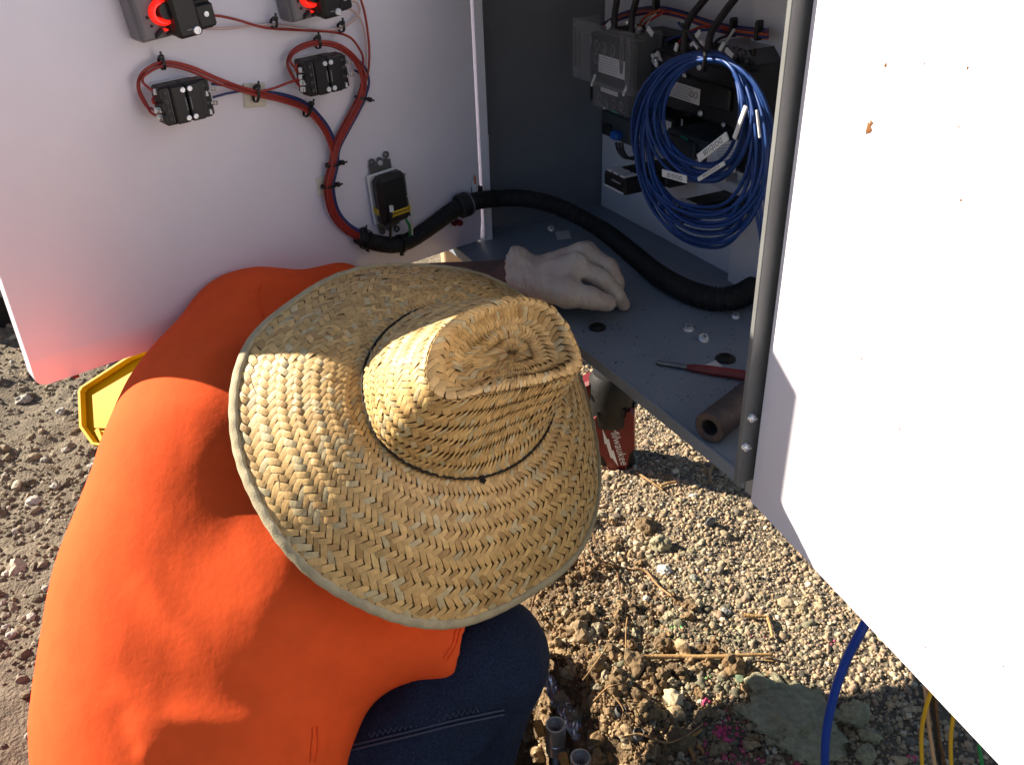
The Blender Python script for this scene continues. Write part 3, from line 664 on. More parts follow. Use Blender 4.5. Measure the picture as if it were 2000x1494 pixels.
q = MB(); pbox(q, rect((1301, 296), (1320, 322), .092), .07, .092, .001); part('terminal_block', q, M['black'], rl_)
q = MB(); flat_px(q, ((1384, 284), (1453, 271), (1450, 308), (1381, 320)), .094); pl_ = part('label_plate', q, M['label'], sR, 'tilted rating label')
t = MB()
for i in range(5): t.box(bk(1412+2*i, 285+5*i, .0952), (bk(1440, 280, .095)-bk(1390, 289, .095))*.36, PN*.0001, Z3*.0005)
part('printed_lines', t, M['greyprint'], pl_, kind='stuff')
q = MB(); pbox(q, rect((1386, 306), (1453, 342), .088), .003, .088, .003); part('lower_housing', q, M['black'], sR)
mid = thing('terminal_box', 'black terminal box with grey label between the two starters', 'terminal box', bk(1290, 250, 0))
part('housing', pbox(MB(), rect((1262, 214), (1313, 288), .062), .003, .062, .002), M['black'], mid); plate((1280, 228), (1309, 268), .0632, 5, parent=mid)
q = MB(); flat_px(q, ((1243, 232), (1250, 236), (1250, 276), (1243, 270)), .07); part('label_plate', q, M['label'], mid)
q = MB(); flat_px(q, ((1322, 228), (1334, 234), (1334, 248), (1318, 243)), .05); part('label_plate', q, M['label'], mid)
jb = thing('junction_block', 'grey white junction block below the right starter', 'junction block', bk(1415, 365, 0))
part('housing', pbox(MB(), rect((1382, 338), (1449, 388), .03), .003, .03, .002), M['panel'], jb)
part('clip', pbox(MB(), rect((1400, 345), (1412, 360), .036), .03, .036, .001), M['ivory'], jb)
for (nm, tl, br, lab) in (('a', (1179, 331), (1220, 384), 'black power block with striped top under the left starter'), ('b', (1303, 394), (1333, 440), 'black power block low behind the blue coil')):
    Rb = rect(tl, br, .115); x0, x1, z0, z1 = Rb; pw = thing('power_block', lab, 'power block', pp((x0+x1)/2, z0, 0), 'power blocks low on the panel')
    b = part('housing', pbox(MB(), Rb, .003, .115, .003), M['black'], pw)
    q = MB(); pbox(q, (x0+.003, x1-.003, z0+.001, z0+.004), .115, .1157, .0003); part('white_edge', q, M['label'], pw)
    for i in range(3): q = MB(); pbox(q, (x0+(x1-x0)*(.08+.3*i), x0+(x1-x0)*(.30+.3*i), z1-.001, z1+.002), .092, .113, .0008); part('top_tab', q, M['label'], pw)
    t = MB(); t.box(pp(x0+(x1-x0)*.6, z0+(z1-z0)*.62, .1152), PX*(x1-x0)*.2, PN*.0002, Z3*.0012); part('printed_line', t, M['greyprint'], b)
    q = MB(); pbox(q, (x1-.004, x1+.010, z0+.002, z0+.016), .02, .05, .001); part('foot', q, M['black'], pw); q = MB(); screw(q, pp(x1+.003, z0+.009, .05), PN, .004, PX); part('screw', q, M['dsteel'], pw)

# cables and wire bundle along the top
for (pts, lab) in (([(1208, -40), (1205, 0), (1201, 28), (1200, 58)], 'thick black cable dropping into the left starter, farthest of the four'),
                   ([(1250, -40), (1243, 0), (1235, 30), (1233, 70)], 'thick black cable dropping beside the clear cover edge'),
                   ([(1402, -30), (1376, 0), (1348, 36), (1338, 66), (1335, 108)], 'thick black cable slanting to the coil top from its left'),
                   ([(1462, -32), (1434, 0), (1403, 42), (1388, 68), (1382, 104)], 'thick black cable slanting to the coil top, nearest of the four')):
    q = MB(); q.tube(spline([bk(u, v, .075) for u, v in pts], 24), .0043, 10); single('power_cable', q, M['cable_bk'], lab, 'cable', 'thick black cables from above', smooth=True)
bun = thing('wire_bundle', 'orange and blue wire bundle running along the top of the panel', 'wiring', bk(1340, 26, 0))
bp_ = [(1176, 50), (1212, 30), (1252, 19), (1290, 17), (1330, 25), (1370, 39), (1410, 51), (1450, 57), (1500, 62)]
for k, (m, o_) in enumerate(((R_ if False else M['orange_wire'], 0), (M['blue_wire'], 3.2), (M['orange_wire'], 6), (M['blue_wire'], -2.6), (M['red_wire'], 8.5), (M['blue_wire'], 10.5), (M['orange_wire'], 12.5))):
    amp = np.array([.6, .7, .8, .8, .8, .9, 1, 1, 1.1]); q = MB(); q.tube(spline([bk(u, v+o_*a, .035+.003*(k % 3)) for (u, v), a in zip(bp_, amp)], 50), .0017, 7); part('wire', q, m, bun, smooth=True)
for (pts, m) in (([(1420, 56), (1380, 52), (1345, 64), (1326, 84), (1318, 110)], 'red_wire'), ([(1410, 60), (1370, 60), (1330, 70), (1300, 80)], 'blue_wire'), ([(1290, 20), (1266, 30), (1252, 44), (1248, 60)], 'orange_wire'), ([(1281, 28), (1270, 40), (1262, 54)], 'white_wire'),
                 ([(1434, 58), (1424, 74), (1412, 90)], 'white_wire'), ([(1300, 22), (1276, 36), (1258, 48)], 'red_wire'), ([(1325, 45), (1345, 70), (1370, 96)], 'blue_wire'), ([(1420, 70), (1400, 80), (1395, 96)], 'cable_bk')):
    q = MB(); q.tube(spline([bk(u, v, .055) for u, v in pts], 24), .0017, 7); part('wire', q, M[m], bun, smooth=True)
for (u, v, w_, h_, a) in ((1189, 50, .012, .008, .6), (1270, 62, .014, .007, -.5), (1364, 67, .010, .006, .8), (1321, 93, .006, .010, -.3), (1424, 104, .014, .006, -.4), (1410, 92, .005, .012, -.6)):
    d = nrm(PX*math.cos(a)+Z3*math.sin(a)); q = MB(); q.box(bk(u, v, .075), d*w_/2, PN*.0012, np.cross(d, PN)*h_/2, .0006); part('wire_marker', q, M['ivory'], bun)
for (u, v) in ((1281, 14), (1432, 54), (1482, 60)):
    q = MB(); q.box(bk(u, v, .04), PX*.0024, PN*.006, Z3*.011, .002); part('cable_tie', q, M['nylon'], bun)
for (u, v) in ((1355, 86), (1362, 90), (1373, 86), (1224, 44), (1238, 52), (1248, 60)):
    q = MB(); d = nrm(PX*random.uniform(.5, 1)+Z3*random.uniform(-1, 1)); q.box(bk(u, v, .07), d*.005, PN*.003, np.cross(d, PN)*.0026, .001); part('lug', q, M['steel'], bun)

# coil of blue cable hung in front
coil = thing('cable_coil', 'coil of blue cable hung in front of the panel with white text flags', 'cable', bk(1390, 110, .13))
rg = np.random.default_rng(3)
def loop(xl, xr, yb, yt, b, wob, cx=1388):
    n = 72; t = np.arange(n)*2*math.pi/n; sx = np.sign(np.sin(t))*np.abs(np.sin(t))**.9
    x = cx+np.where(sx > 0, (xr-cx), (cx-xl))*sx+wob[0]*np.sin(2*t+wob[1])*np.sin(t/2)**2
    y = yt+(yb-yt)*(1-np.cos(t))/2+wob[2]*np.sin(3*t+wob[3])*np.sin(t/2)**2
    return np.array([bk(a, c, b+.006*math.sin(k*.17+wob[1])) for k, (a, c) in enumerate(zip(x, y))])
LP = []
for i in range(9): LP.append((1256+i*5.4+rg.uniform(-3, 3), 1447+i*2.8+rg.uniform(-3, 3), 318+((i*4) % 9)*4.8, 104+i*2.1))
for i in range(13): LP.append((1232+i*3.4+rg.uniform(-3, 3), 1470+i*3.3+rg.uniform(-4, 4), 408+((i*5) % 13)*6.3+rg.uniform(-3, 3), 102+i*1.6))
for i, (xl, xr, yb, yt) in enumerate(LP):
    P_ = loop(xl, xr, yb, yt, .128+.010*((i*5) % 7)/7, (rg.uniform(-5, 5), rg.uniform(0, 6), rg.uniform(-4, 4), rg.uniform(0, 6)))
    q = MB(); q.tube(P_, .00205, 8, closed=True); part('cable_loop', q, M['cable'], coil, smooth=True)
for (pts) in ([(1470, 300), (1472, 380), (1482, 440), (1492, 500), (1502, 560)], [(1478, 280), (1480, 360), (1488, 430), (1499, 520)], [(1490, 260), (1492, 340), (1498, 420), (1508, 480)], [(1420, 118), (1470, 190), (1490, 260), (1492, 330)]):
    q = MB(); q.tube(spline([bk(u, v, .135) for u, v in pts], 30), .00205, 8); part('cable_end', q, M['cable'], coil, smooth=True)
q = MB(); q.tube(spline([bk(1371, 102, .118), bk(1377, 100, .146), bk(1377, 118, .150), bk(1375, 138, .138), bk(1374, 130, .118)], 16), .0022, 7); part('cable_tie', q, M['nylon'], coil)
q = MB(); q.tube([bk(1332, 48, .13), bk(1352, 72, .136), bk(1374, 98, .14)], .0018, 7); part('cable_tie', q, M['nylon'], coil, 'long cut tie tail')
def flag(a, c, wd, txt, b):
    A_, B_2 = bk(*a, b), bk(*c, b); xd = nrm(B_2-A_); yd = nrm(np.cross(PN, xd)); L_ = np.linalg.norm(B_2-A_)
    q = MB(); q.box((A_+B_2)/2, xd*L_/2, PN*.0012, yd*wd/2, .0005); fg = part('text_flag', q, M['ivory'], coil)
    if txt: t = MB(); text_mb(t, txt, A_+xd*L_*.16-yd*wd*.30, xd, yd, wd*.6, 0, fit=L_*.62); t.v = [v+PN*.0014 for v in t.v]; part('flag_text', t, M['print_'], fg)
flag((1421, 266), (1364, 310), .0092, 'DO1D10B', .150)
flag((1341, 351), (1294, 338), .0088, 'DO1D107', .150)
flag((1415, 319), (1364, 351), .0048, 'DO1D109', .146)
flag((1457, 208), (1434, 271), .0050, '', .150)
flag((1478, 215), (1484, 270), .0022, '', .15)

# ------------------------------------------------------------------ loose things on the cabinet floor
def on_floor_lathe(name, u, v, prof, m, label, cat, group=None, n=18):
    q = MB(); q.lathe(fl(u, v, .0003), Z3, prof, n); return single(name, q, m, label, cat, group)
on_floor_lathe('rubber_plug', 1167, 641, [(.0105, 0), (.0105, .002), (.0075, .0045), (.005, .0055), (.0045, .004), (.00001, .004)], M['rubber'], 'black rubber plug on the cabinet floor just below the gloved hand', 'plug', 'rubber plugs')
on_floor_lathe('rubber_plug', 1417, 702, [(.0115, 0), (.0115, .002), (.008, .0045), (.0055, .0055), (.005, .004), (.00001, .004)], M['rubber'], 'black rubber plug beside the paper scrap and the red punch', 'plug', 'rubber plugs')
def nut(u, v, r, lab, tilt=0.0):
    t = thing('hex_nut', lab, 'nut', fl(u, v), 'loose zinc nuts on the cabinet floor')
    q = MB(); ph = random.random(); ax = nrm([tilt*.5, -tilt, 1]); c = fl(u, v, r*.1+abs(tilt)*r)
    q.lathe(c, ax, [(r*.55, 0), (r, 0), (r, r*.9), (r*.55, r*.9), (r*.55, 0)], 6); part('body', q, M['steel'], t)
    q = MB(); q.lathe(c-ax*r*.06, ax, [(r*.6, 0), (r*1.35, 0), (r*1.35, r*.12), (r*.6, r*.12), (r*.6, 0)], 18); part('flange', q, M['steel'], t)
nut(1345, 643, .0056, 'larger zinc nut right of the plug under the hand'); nut(1374, 661, .0048, 'tipped zinc nut next to the larger nut', .5); nut(1437, 618, .0045, 'small zinc nut near the centre post', .2); nut(1076, 447, .0042, 'zinc nut by the paper slip behind the hand', .6)
q = MB(); q.prism([fl(1084, 453, .0006), fl(1111, 451, .0006), fl(1116, 466, .0006), fl(1089, 469, .0006)], Z3*.0005); single('paper_slip', q, M['paper'], 'white paper slip on the floor behind the gloved hand', 'paper')
q = MB(); q.prism([fl(1374, 715, .0006), fl(1398, 704, .002), fl(1413, 719, .0006), fl(1398, 722, .0006)], Z3*.0005); single('paper_slip', q, M['paper'], 'white paper scrap half under the red punch', 'paper')
pu = thing('drift_punch', 'red lacquered drift punch with bare steel tip lying on the floor', 'punch', fl(1380, 722))
a, b, c = fl(1283, 708, .003), fl(1342, 717, .0045), fl(1475, 736, .0062)
q = MB(); q.tube([a, a+(b-a)*.05, a+(b-a)*.85, b], [.0024, .0028, .0028, .0030], 12); part('steel_tip', q, M['dsteel'], pu)
q = MB(); q.tube([b, b+(c-b)*.07, b+(c-b)*.35, c], [.0030, .0045, .0057, .0060], 8); part('shaft', q, M['punch'], pu)
pc = fl(1385, 836, .0165); pd = nrm(fl(1470, 770, .0165)-pc); q = MB()
q.lathe(pc, pd, [(.0085, .05), (.0085, .001), (.0095, 0), (.0155, 0), (.0165, .0012), (.0165, .16), (.0085, .16)], 28)
flatsmooth(single('steel_pipe', q, M['rust'], 'dark heavy steel pipe piece lying by the centre post', 'pipe'))
cr = MB()
for i in range(190):
    u, v = random.uniform(1120, 1440), random.uniform(590, 800)
    if v < 590+(u-1120)*.0 or v > 690+(u-1137)*.8-16: continue
    p = fl(u, v, .0004); r = random.uniform(.0004, .0013); cr.add([p+np.array([math.cos(t)*r, math.sin(t)*r*.8, 0]) for t in (0, 1.5, 3, 4.6)]+[p+Z3*r*.7], [(0, 1, 4), (1, 2, 4), (2, 3, 4), (3, 0, 4)])
single('grit', cr, M['soil'], 'scattered dark grit on the cabinet floor', 'grit', kind='stuff', cols=np.tile((.05, .045, .04), (cr.n, 1)))
# ------------------------------------------------------------------ soft shapes from blended round bars
def surface_nets(Fv, org, h):
    nx, ny, nz = Fv.shape; S = Fv < 0
    cnt = np.zeros((nx-1, ny-1, nz-1), np.int8)
    for a in (0, 1):
        for b in (0, 1):
            for c in (0, 1): cnt += S[a:nx-1+a, b:ny-1+b, c:nz-1+c]
    act = (cnt > 0) & (cnt < 8); I = np.argwhere(act); idx = np.full(act.shape, -1, np.int64); idx[act] = np.arange(len(I))
    offs = np.array([(a, b, c) for a in (0, 1) for b in (0, 1) for c in (0, 1)])
    vals = np.stack([Fv[I[:, 0]+o[0], I[:, 1]+o[1], I[:, 2]+o[2]] for o in offs], 1)
    acc = np.zeros((len(I), 3)); num = np.zeros(len(I))
    for i in range(8):
        for j in range(i+1, 8):
            if np.abs(offs[i]-offs[j]).sum() != 1: continue
            m = (vals[:, i] < 0) != (vals[:, j] < 0); t = np.zeros(len(I)); t[m] = vals[m, i]/(vals[m, i]-vals[m, j])
            acc[m] += offs[i]+(offs[j]-offs[i])*t[m, None]; num[m] += 1
    V = org+(I+acc/num[:, None])*h; Q = []
    for ax in range(3):
        a0 = [slice(1, -1)]*3; sl0 = [slice(1, n-1) for n in (nx, ny, nz)]; sl1 = list(sl0)
        sl0[ax] = slice(0, (nx, ny, nz)[ax]-1); sl1[ax] = slice(1, (nx, ny, nz)[ax])
        A, B = S[tuple(sl0)], S[tuple(sl1)]; E_ = np.argwhere(A != B); inside = A[tuple(E_.T)]
        base = E_.copy()
        for k in range(3):
            if k != ax: base[:, k] += 1
        u, v = (ax+1) % 3, (ax+2) % 3
        def cell(du, dv): c = base.copy(); c[:, u] += du; c[:, v] += dv; return idx[c[:, 0], c[:, 1], c[:, 2]]
        q = np.stack([cell(-1, -1), cell(0, -1), cell(0, 0), cell(-1, 0)], 1)
        q[~inside] = q[~inside][:, ::-1]; Q.append(q[(q >= 0).all(1)])
    return V, np.concatenate(Q)
def relax(V, Q, n, w=.5):
    E_ = np.concatenate([Q[:, [a, b]] for a, b in ((0, 1), (1, 2), (2, 3), (3, 0))]); deg = np.bincount(E_.ravel(), minlength=len(V))[:, None]+1e-9
    for i in range(n):
        A = np.zeros_like(V); np.add.at(A, E_[:, 0], V[E_[:, 1]]); np.add.at(A, E_[:, 1], V[E_[:, 0]]); V = V+(A/deg-V)*w
    return V
def smin(a, b, k):
    h_ = np.clip(.5+.5*(b-a)/k, 0, 1); return b*(1-h_)+a*h_-k*h_*(1-h_)
def bar(P, a, b, ra, rb):
    a, b = np.asarray(a, float), np.asarray(b, float); ab = b-a; t = np.clip(((P-a) @ ab)/(ab @ ab+1e-12), 0, 1)
    return np.linalg.norm(P-a-t[..., None]*ab, axis=-1)-(ra+(rb-ra)*t)
def ball(P, c, r, sc=None, fr=None):
    q = P-np.asarray(c)
    if sc is not None:
        if fr is not None: q = q @ np.asarray(fr).T
        q = q/np.asarray(sc); return (np.linalg.norm(q, axis=-1)-1)*min(sc)
    return np.linalg.norm(q, axis=-1)-r
def chain(P, pts, k=.02):
    d = None
    for (a, ra), (b, rb) in zip(pts[:-1], pts[1:]):
        e = bar(P, a, b, ra, rb); d = e if d is None else smin(d, e, k)
    return d
def soft_mesh(fn, lo, hi, h):
    lo, hi = np.asarray(lo, float), np.asarray(hi, float); n = np.ceil((hi-lo)/h).astype(int)+1
    G = np.stack(np.meshgrid(*[lo[k]+np.arange(n[k])*h for k in range(3)], indexing='ij'), -1)
    Fv = np.stack([fn(G[i]) for i in range(n[0])]) if n.prod() > 4e5 else fn(G)
    return surface_nets(Fv, lo, h)
def trace(fn, u, v):
    d = nrm(ray(u, v)); t = .45
    for _ in range(90):
        s_ = float(fn((CAM+d*t)[None])[0]); t += max(s_*.8, .0004)
        if s_ < .0006: break
        if t > 2.5: return None
    return CAM+d*t
def soft_normals(V, Q):
    n = np.cross(V[Q[:, 2]]-V[Q[:, 0]], V[Q[:, 3]]-V[Q[:, 1]]); N = np.zeros_like(V)
    for k in range(4): np.add.at(N, Q[:, k], n)
    return N/(np.linalg.norm(N, axis=1)[:, None]+1e-12)
def polydist(V, L):
    d = np.full(len(V), 9.0); s = np.zeros(len(V))
    for i in range(len(L)-1):
        ab = L[i+1]-L[i]; t = np.clip(((V-L[i]) @ ab)/(ab @ ab+1e-12), 0, 1); e = np.linalg.norm(V-L[i]-t[:, None]*ab, axis=1)
        m = e < d; d[m] = e[m]; s[m] = (i+t[m])/(len(L)-1)
    return d, s

# ------------------------------------------------------------------ the worker
D_ = at_d
neck = D_(640, 880, 1.0); chest = D_(474, 905, 1.05); midb = D_(397, 1150, 1.05); lowb = D_(372, 1385, 1.03); hips = D_(405, 1660, .99)
shL = D_(505, 655, 1.13); elL = D_(640, 575, 1.235); wrL = D_(1012, 546, 1.172)
shR = D_(630, 1130, 1.00); elR = D_(850, 1170, 1.0); wrR = np.array([-.08, .72, .0])
def belly_cut(t, P):
    lift = .315-P[..., 2]-1.1*np.maximum(np.hypot(P[..., 0]+.29, P[..., 1]-.955)-.12, 0)
    return -smin(-t, -lift, .03)
def f_shirt0(P):
    t = chain(P, [(chest, .128), (midb, .136), (lowb, .142), (hips, .150)], .08)
    t = smin(t, bar(P, chest, D_(590, 860, 1.02), .11, .065), .04)
    t = smin(t, bar(P, D_(440, 800, 1.06), D_(428, 980, 1.05), .086, .106), .07)
    t = smin(t, bar(P, D_(545, 850, 1.10), D_(560, 1000, 1.09), .134, .134), .06)
    t = smin(t, bar(P, shL, chest, .068, .12), .08); t = smin(t, bar(P, shL, midb, .046, .085), .08)
    t = belly_cut(t, P)
    t = smin(t, bar(P, shR, midb, .105, .12), .07)
    t = smin(t, bar(P, D_(570, 1200, .99), D_(492, 1500, .955), .108, .086), .06)
    t = smin(t, bar(P, shL, D_(665, 580, 1.225), .066, .046), .04)
    t = smin(t, bar(P, shR, D_(880, 1216, .975), .108, .060), .05)
    return t
sl_dir = nrm(D_(905, 1205, .985)-shR); sl_end = D_(918, 1232, .985)
wa = nrm(hips-lowb); w_end = hips+wa*.02
def f_shirt(P):
    d = f_shirt0(P)
    c1 = (P-sl_end) @ sl_dir; near = np.linalg.norm(P-sl_end, axis=-1)
    d = np.where(near < .19, np.maximum(d, c1), d)
    hol = f_shirt0(P)+.014
    d = np.where((near < .19) & (c1 > -.055), np.maximum(d, -hol), d)
    return np.maximum(d, (P-w_end) @ wa)
person = thing('person', 'person in orange t-shirt, jeans and latex gloves crouching and reaching into the cabinet', 'person', hips*np.array([1, 1, 0]))
V, Q = soft_mesh(f_shirt, (-.72, .35, -.12), (.16, 1.34, .66), .0062); V = relax(V, Q, 5)
N = soft_normals(V, Q)
folds = [  # (pixel path, height, half width)
    ([(259, 1126), (302, 1178), (345, 1221), (405, 1272), (474, 1320), (560, 1362)], .0075, .012), 
    ([(215, 1340), (276, 1374), (328, 1402), (431, 1410), (520, 1400)], .0075, .011), ([(241, 1397), (293, 1417), (340, 1432)], .005, .008), ([(248, 1430), (300, 1447), (350, 1455)], .0055, .008), ([(262, 1466), (310, 1480)], .005, .008),
    ([(365, 724), (405, 694), (439, 680), (478, 686)], .008, .012),     
    ([(640, 1400), (600, 1392), (545, 1400), (480, 1430), (430, 1494)], .006, .012), ([(612, 1420), (606, 1494)], .005, .007), ([(590, 1415), (578, 1494)], .0045, .007), ([(630, 1412), (632, 1494)], .004, .005),
    ([(760, 1230), (700, 1300), (660, 1380)], .003, .018),
    ([(405, 640), (440, 600), (500, 585)], .004, .014), ([(512, 556), (514, 620)], -.002, .005), ([(560, 560), (600, 575)], .003, .01), ([(350, 660), (420, 640), (470, 650)], -.004, .012)]
for path, hh, ww_ in folds:
    L = [trace(f_shirt0, u, v) for u, v in path]; L = np.array([p for p in L if p is not None])
    if len(L) < 2: continue
    d, s = polydist(V, spline(L, 24)); env = np.sin(np.clip(s, 0, 1)*math.pi)**.7
    hh *= .62; ww_ *= 1.25; V = V+N*(hh*env*(np.exp(-(d/ww_)**2)-.12*np.exp(-((d-2.2*ww_)/(1.2*ww_))**2)))[:, None]
V = V+N*(.0016*fbm(V*5, 2, 5)+.0004*fbm(V*np.array([42, 20, 30]), 3, 9))[:, None]
sh = part('t_shirt', (V, [tuple(int(i) for i in q) for q in Q]), M['cloth'], person, 'bright orange t-shirt stretched over the back', smooth=True)

V_SH, N_SH = V, soft_normals(V, Q)
for path in ([(905, 1218), (901, 1240), (889, 1268), (868, 1300)], [(898, 1216), (893, 1238), (881, 1264), (860, 1294)], [(512, 553), (505, 575), (508, 600), (516, 628)], [(622, 1412), (617, 1450), (614, 1492)], [(612, 1412), (607, 1450), (604, 1492)]):
    L = [p for p in (trace(f_shirt0, u, v) for u, v in path) if p is not None]
    if len(L) < 3: continue
    P_ = spline(np.array(L), 30); P_ = np.array([V_SH[i]+N_SH[i]*.0002 for i in (np.argmin(((V_SH-p)**2).sum(1)) for p in P_)]); P_ = spline(np.array([P_[max(0, i-4):i+5].mean(0) for i in range(len(P_))])[::3], 30); P_ = P_+nrm(CAM-P_[15])*.0006
    q = MB(); q.tube(P_, .0011, 6); part('seam', q, M['cloth'], sh, smooth=True)
# jeans
kR = D_(950, 1287, 1.0); hR = D_(560, 1680, 1.06); aR = D_(850, 1720, 1.17); kL = np.array([-.10, .90, .042]); hL = D_(345, 1580, 1.08); aL = np.array([-.43, .90, -.20])
def f_jeans(P):
    t = smin(bar(P, hR, kR, .092, .066), bar(P, kR, aR, .062, .050), .02)
    t = smin(t, bar(P, hips, hR, .13, .10), .05); t = smin(t, bar(P, hips, hL, .13, .10), .05)
    t = smin(t, smin(bar(P, hL, kL, .095, .060), bar(P, kL, aL, .056, .048), .02), .05)
    return t
V, Q = soft_mesh(f_jeans, (-.62, .30, -.40), (.14, 1.30, .36), .0075)
N = soft_normals(V, Q)
for path, hh, ww_ in (([(1050, 1345), (1012, 1395), (975, 1430), (940, 1490)], -.006, .010), ([(1000, 1410), (985, 1450), (960, 1494)], .006, .010), ([(1045, 1290), (1020, 1340), (990, 1370)], .004, .012), ([(700, 1400), (800, 1395), (900, 1350), (980, 1290)], .003, .012), ([(900, 1494), (960, 1440), (1020, 1370), (1052, 1310)], .005, .007), ([(870, 1480), (940, 1425), (1005, 1365)], -.004, .007), ([(980, 1240), (1010, 1290), (1015, 1340)], .003, .010), ([(680, 1470), (760, 1420), (860, 1395)], .003, .01), ([(800, 1380), (830, 1300), (900, 1260)], .003, .02), ([(700, 1494), (760, 1440), (800, 1430)], -.003, .012)):
    L = np.array([p for p in (trace(f_jeans, u, v) for u, v in path) if p is not None])
    if len(L) < 2: continue
    d, s = polydist(V, spline(L, 20)); V = V+N*(hh*np.exp(-(d/ww_)**2))[:, None]
V = V+N*(.0025*fbm(V*14, 3, 3))[:, None]
jn = part('jeans', (V, [tuple(int(i) for i in q) for q in Q]), M['denim'], person, 'dark blue jeans', smooth=True)
for off in (0, 9):
    L = [trace(f_jeans, u, v+off) for u, v in ((660, 1462), (720, 1447), (800, 1428), (880, 1408), (940, 1395), (985, 1386))]
    q = MB(); q.tube(spline(np.array([p+nrm(CAM-p)*.0045 for p in L if p is not None]), 40), .0011, 5); part('stitched_seam', q, M['thread'], jn)
zz_ = [trace(f_jeans, 720+5.5*i, 1436-1.15*i*1.15+(5 if i % 2 else -5)) for i in range(40)]
q = MB(); q.tube(np.array([p+nrm(CAM-p)*.0045 for p in zz_ if p is not None]), .0007, 4); part('zigzag_stitch', q, M['thread'], jn)

# body (one mesh): head, torso, arms, legs, feet inside the clothes
headc = D_(800, 850, .99); hax = nrm(RT*.42+(-DN)*.38+(-FW)*.82); hfr = nrm(np.array([.75, .35, -.25])-hax*np.dot(hax, [.75, .35, -.25])); hsd = np.cross(hax, hfr)
hc0 = headc-hax*.060
def f_body(P):
    t = chain(P, [(chest, .10), (midb, .10), (lowb, .105), (hips, .115)], .05)
    t = belly_cut(smin(t, bar(P, chest, neck, .08, .058), .03), P); t = smin(t, bar(P, neck, hc0-hax*.05, .056, .055), .02)
    t = smin(t, ball(P, hc0, 0, (.098, .076, .115), (hfr, hsd, hax)), .02)
    t = smin(t, bar(P, hc0+hfr*.085-hax*.01, hc0+hfr*.112-hax*.035, .008, .014), .012)      # nose
    t = smin(t, ball(P, hc0+hfr*.04-hax*.080, .040), .03)                                    # jaw
    for sg in (-1, 1): t = smin(t, ball(P, hc0+hsd*sg*.076-hax*.02, 0, (.018, .009, .03), (hfr, hsd, hax)), .008)   # ears
    t = smin(t, bar(P, chest, shL, .08, .048), .03); t = smin(t, bar(P, shL, elL, .045, .036), .02); t = smin(t, bar(P, elL, wrL, .036, .0265), .015)
    t = smin(t, bar(P, wrL, D_(1075, 538, 1.16), .026, .020), .01)
    t = smin(t, bar(P, midb, shR, .08, .055), .03); t = smin(t, bar(P, shR, elR, .046, .036), .02); t = smin(t, bar(P, elR, wrR, .036, .024), .015)
    t = smin(t, bar(P, hips, hR, .10, .085), .03); t = smin(t, bar(P, hR, kR, .085, .050), .02); t = smin(t, bar(P, kR, aR, .048, .036), .02); t = smin(t, bar(P, aR, aR+np.array([.10, .06, -.06]), .034, .03), .02)
    t = smin(t, bar(P, hips, hL, .10, .085), .03); t = smin(t, bar(P, hL, kL, .08, .048), .02); t = smin(t, bar(P, kL, aL, .046, .036), .02); t = smin(t, bar(P, aL, aL+np.array([.12, .03, -.05]), .034, .03), .02)
    return t
V, Q = soft_mesh(f_body, (-.66, .28, -.50), (.30, 1.36, .62), .009)
part('body', (V, [tuple(int(i) for i in q) for q in Q]), M['skin'], person, 'tattooed forearm and body', smooth=True)

# left hand in its glove
W = D_(1018, 546, 1.168)
kn = [D_(1124, 517, 1.128), D_(1138, 495, 1.150), D_(1144, 492, 1.172), D_(1146, 500, 1.192)]
pip = [D_(1180, 548, 1.128), D_(1188, 521, 1.146), D_(1186, 520, 1.172), D_(1178, 526, 1.196)]
dip = [D_(1205, 578, 1.138), D_(1204, 552, 1.150), D_(1198, 548, 1.176), D_(1186, 552, 1.200)]
tip = [D_(1218, 594, 1.150), D_(1204, 578, 1.158), D_(1196, 570, 1.186), D_(1180, 570, 1.206)]
tb_ = [D_(1050, 566, 1.135), D_(1108, 574, 1.112), D_(1152, 582, 1.108), D_(1186, 592, 1.118)]
def f_glove(P):
    t = None
    for i in range(4):
        r0 = (.0135, .0138, .0128, .0115)[i]
        m = bar(P, W+(kn[i]-kn[1])*.45, kn[i], .0185, r0+.001); t = m if t is None else smin(t, m, .012)
    th = smin(bar(P, W+(tb_[0]-W)*.2, tb_[1], .021, .0165), bar(P, tb_[1], tb_[2], .0155, .0135), .008); th = smin(th, bar(P, tb_[2], tb_[3], .0138, .0108), .005)
    t = smin(t, smin(th, bar(P, tb_[1], kn[0], .011, .010), .012), .010)
    for i in range(4):
        r0 = (.0118, .0118, .0110, .0098)[i]
        fg = smin(bar(P, kn[i], pip[i], r0+.0012, r0), bar(P, pip[i], dip[i], r0, r0*.88), .004); fg = smin(fg, bar(P, dip[i], tip[i], r0*.88, r0*.72), .003)
        t = smin(t, fg, .0045)
    vert = nrm(np.cross(kn[1]-W, ND))
    cu = smin(bar(P, W+Z3*.0085, D_(1006, 541, 1.172)+Z3*.012, .0250, .0285), bar(P, W-Z3*.009, D_(1006, 550, 1.172)-Z3*.011, .0250, .0280), .006)
    t = smin(t, cu, .014)
    ax = nrm(D_(1000, 546, 1.173)-W); return np.maximum(t, (P-D_(1005, 545, 1.172)) @ ax)
V, Q = soft_mesh(f_glove, np.min([W, *kn, *tip, *tb_], 0)-.055, np.max([W, *kn, *tip, *tb_], 0)+.05, .0024)
N = soft_normals(V, Q)
axh = nrm(kn[1]-W); sgl = (V-W) @ axh
V = V+N*(.0009*np.sin(sgl*1100+4*fbm(V*40, 2, 2))*np.exp(-(np.maximum(sgl-.004, 0)/.016)**2)+.0007*fbm(V*80, 3, 4))[:, None]
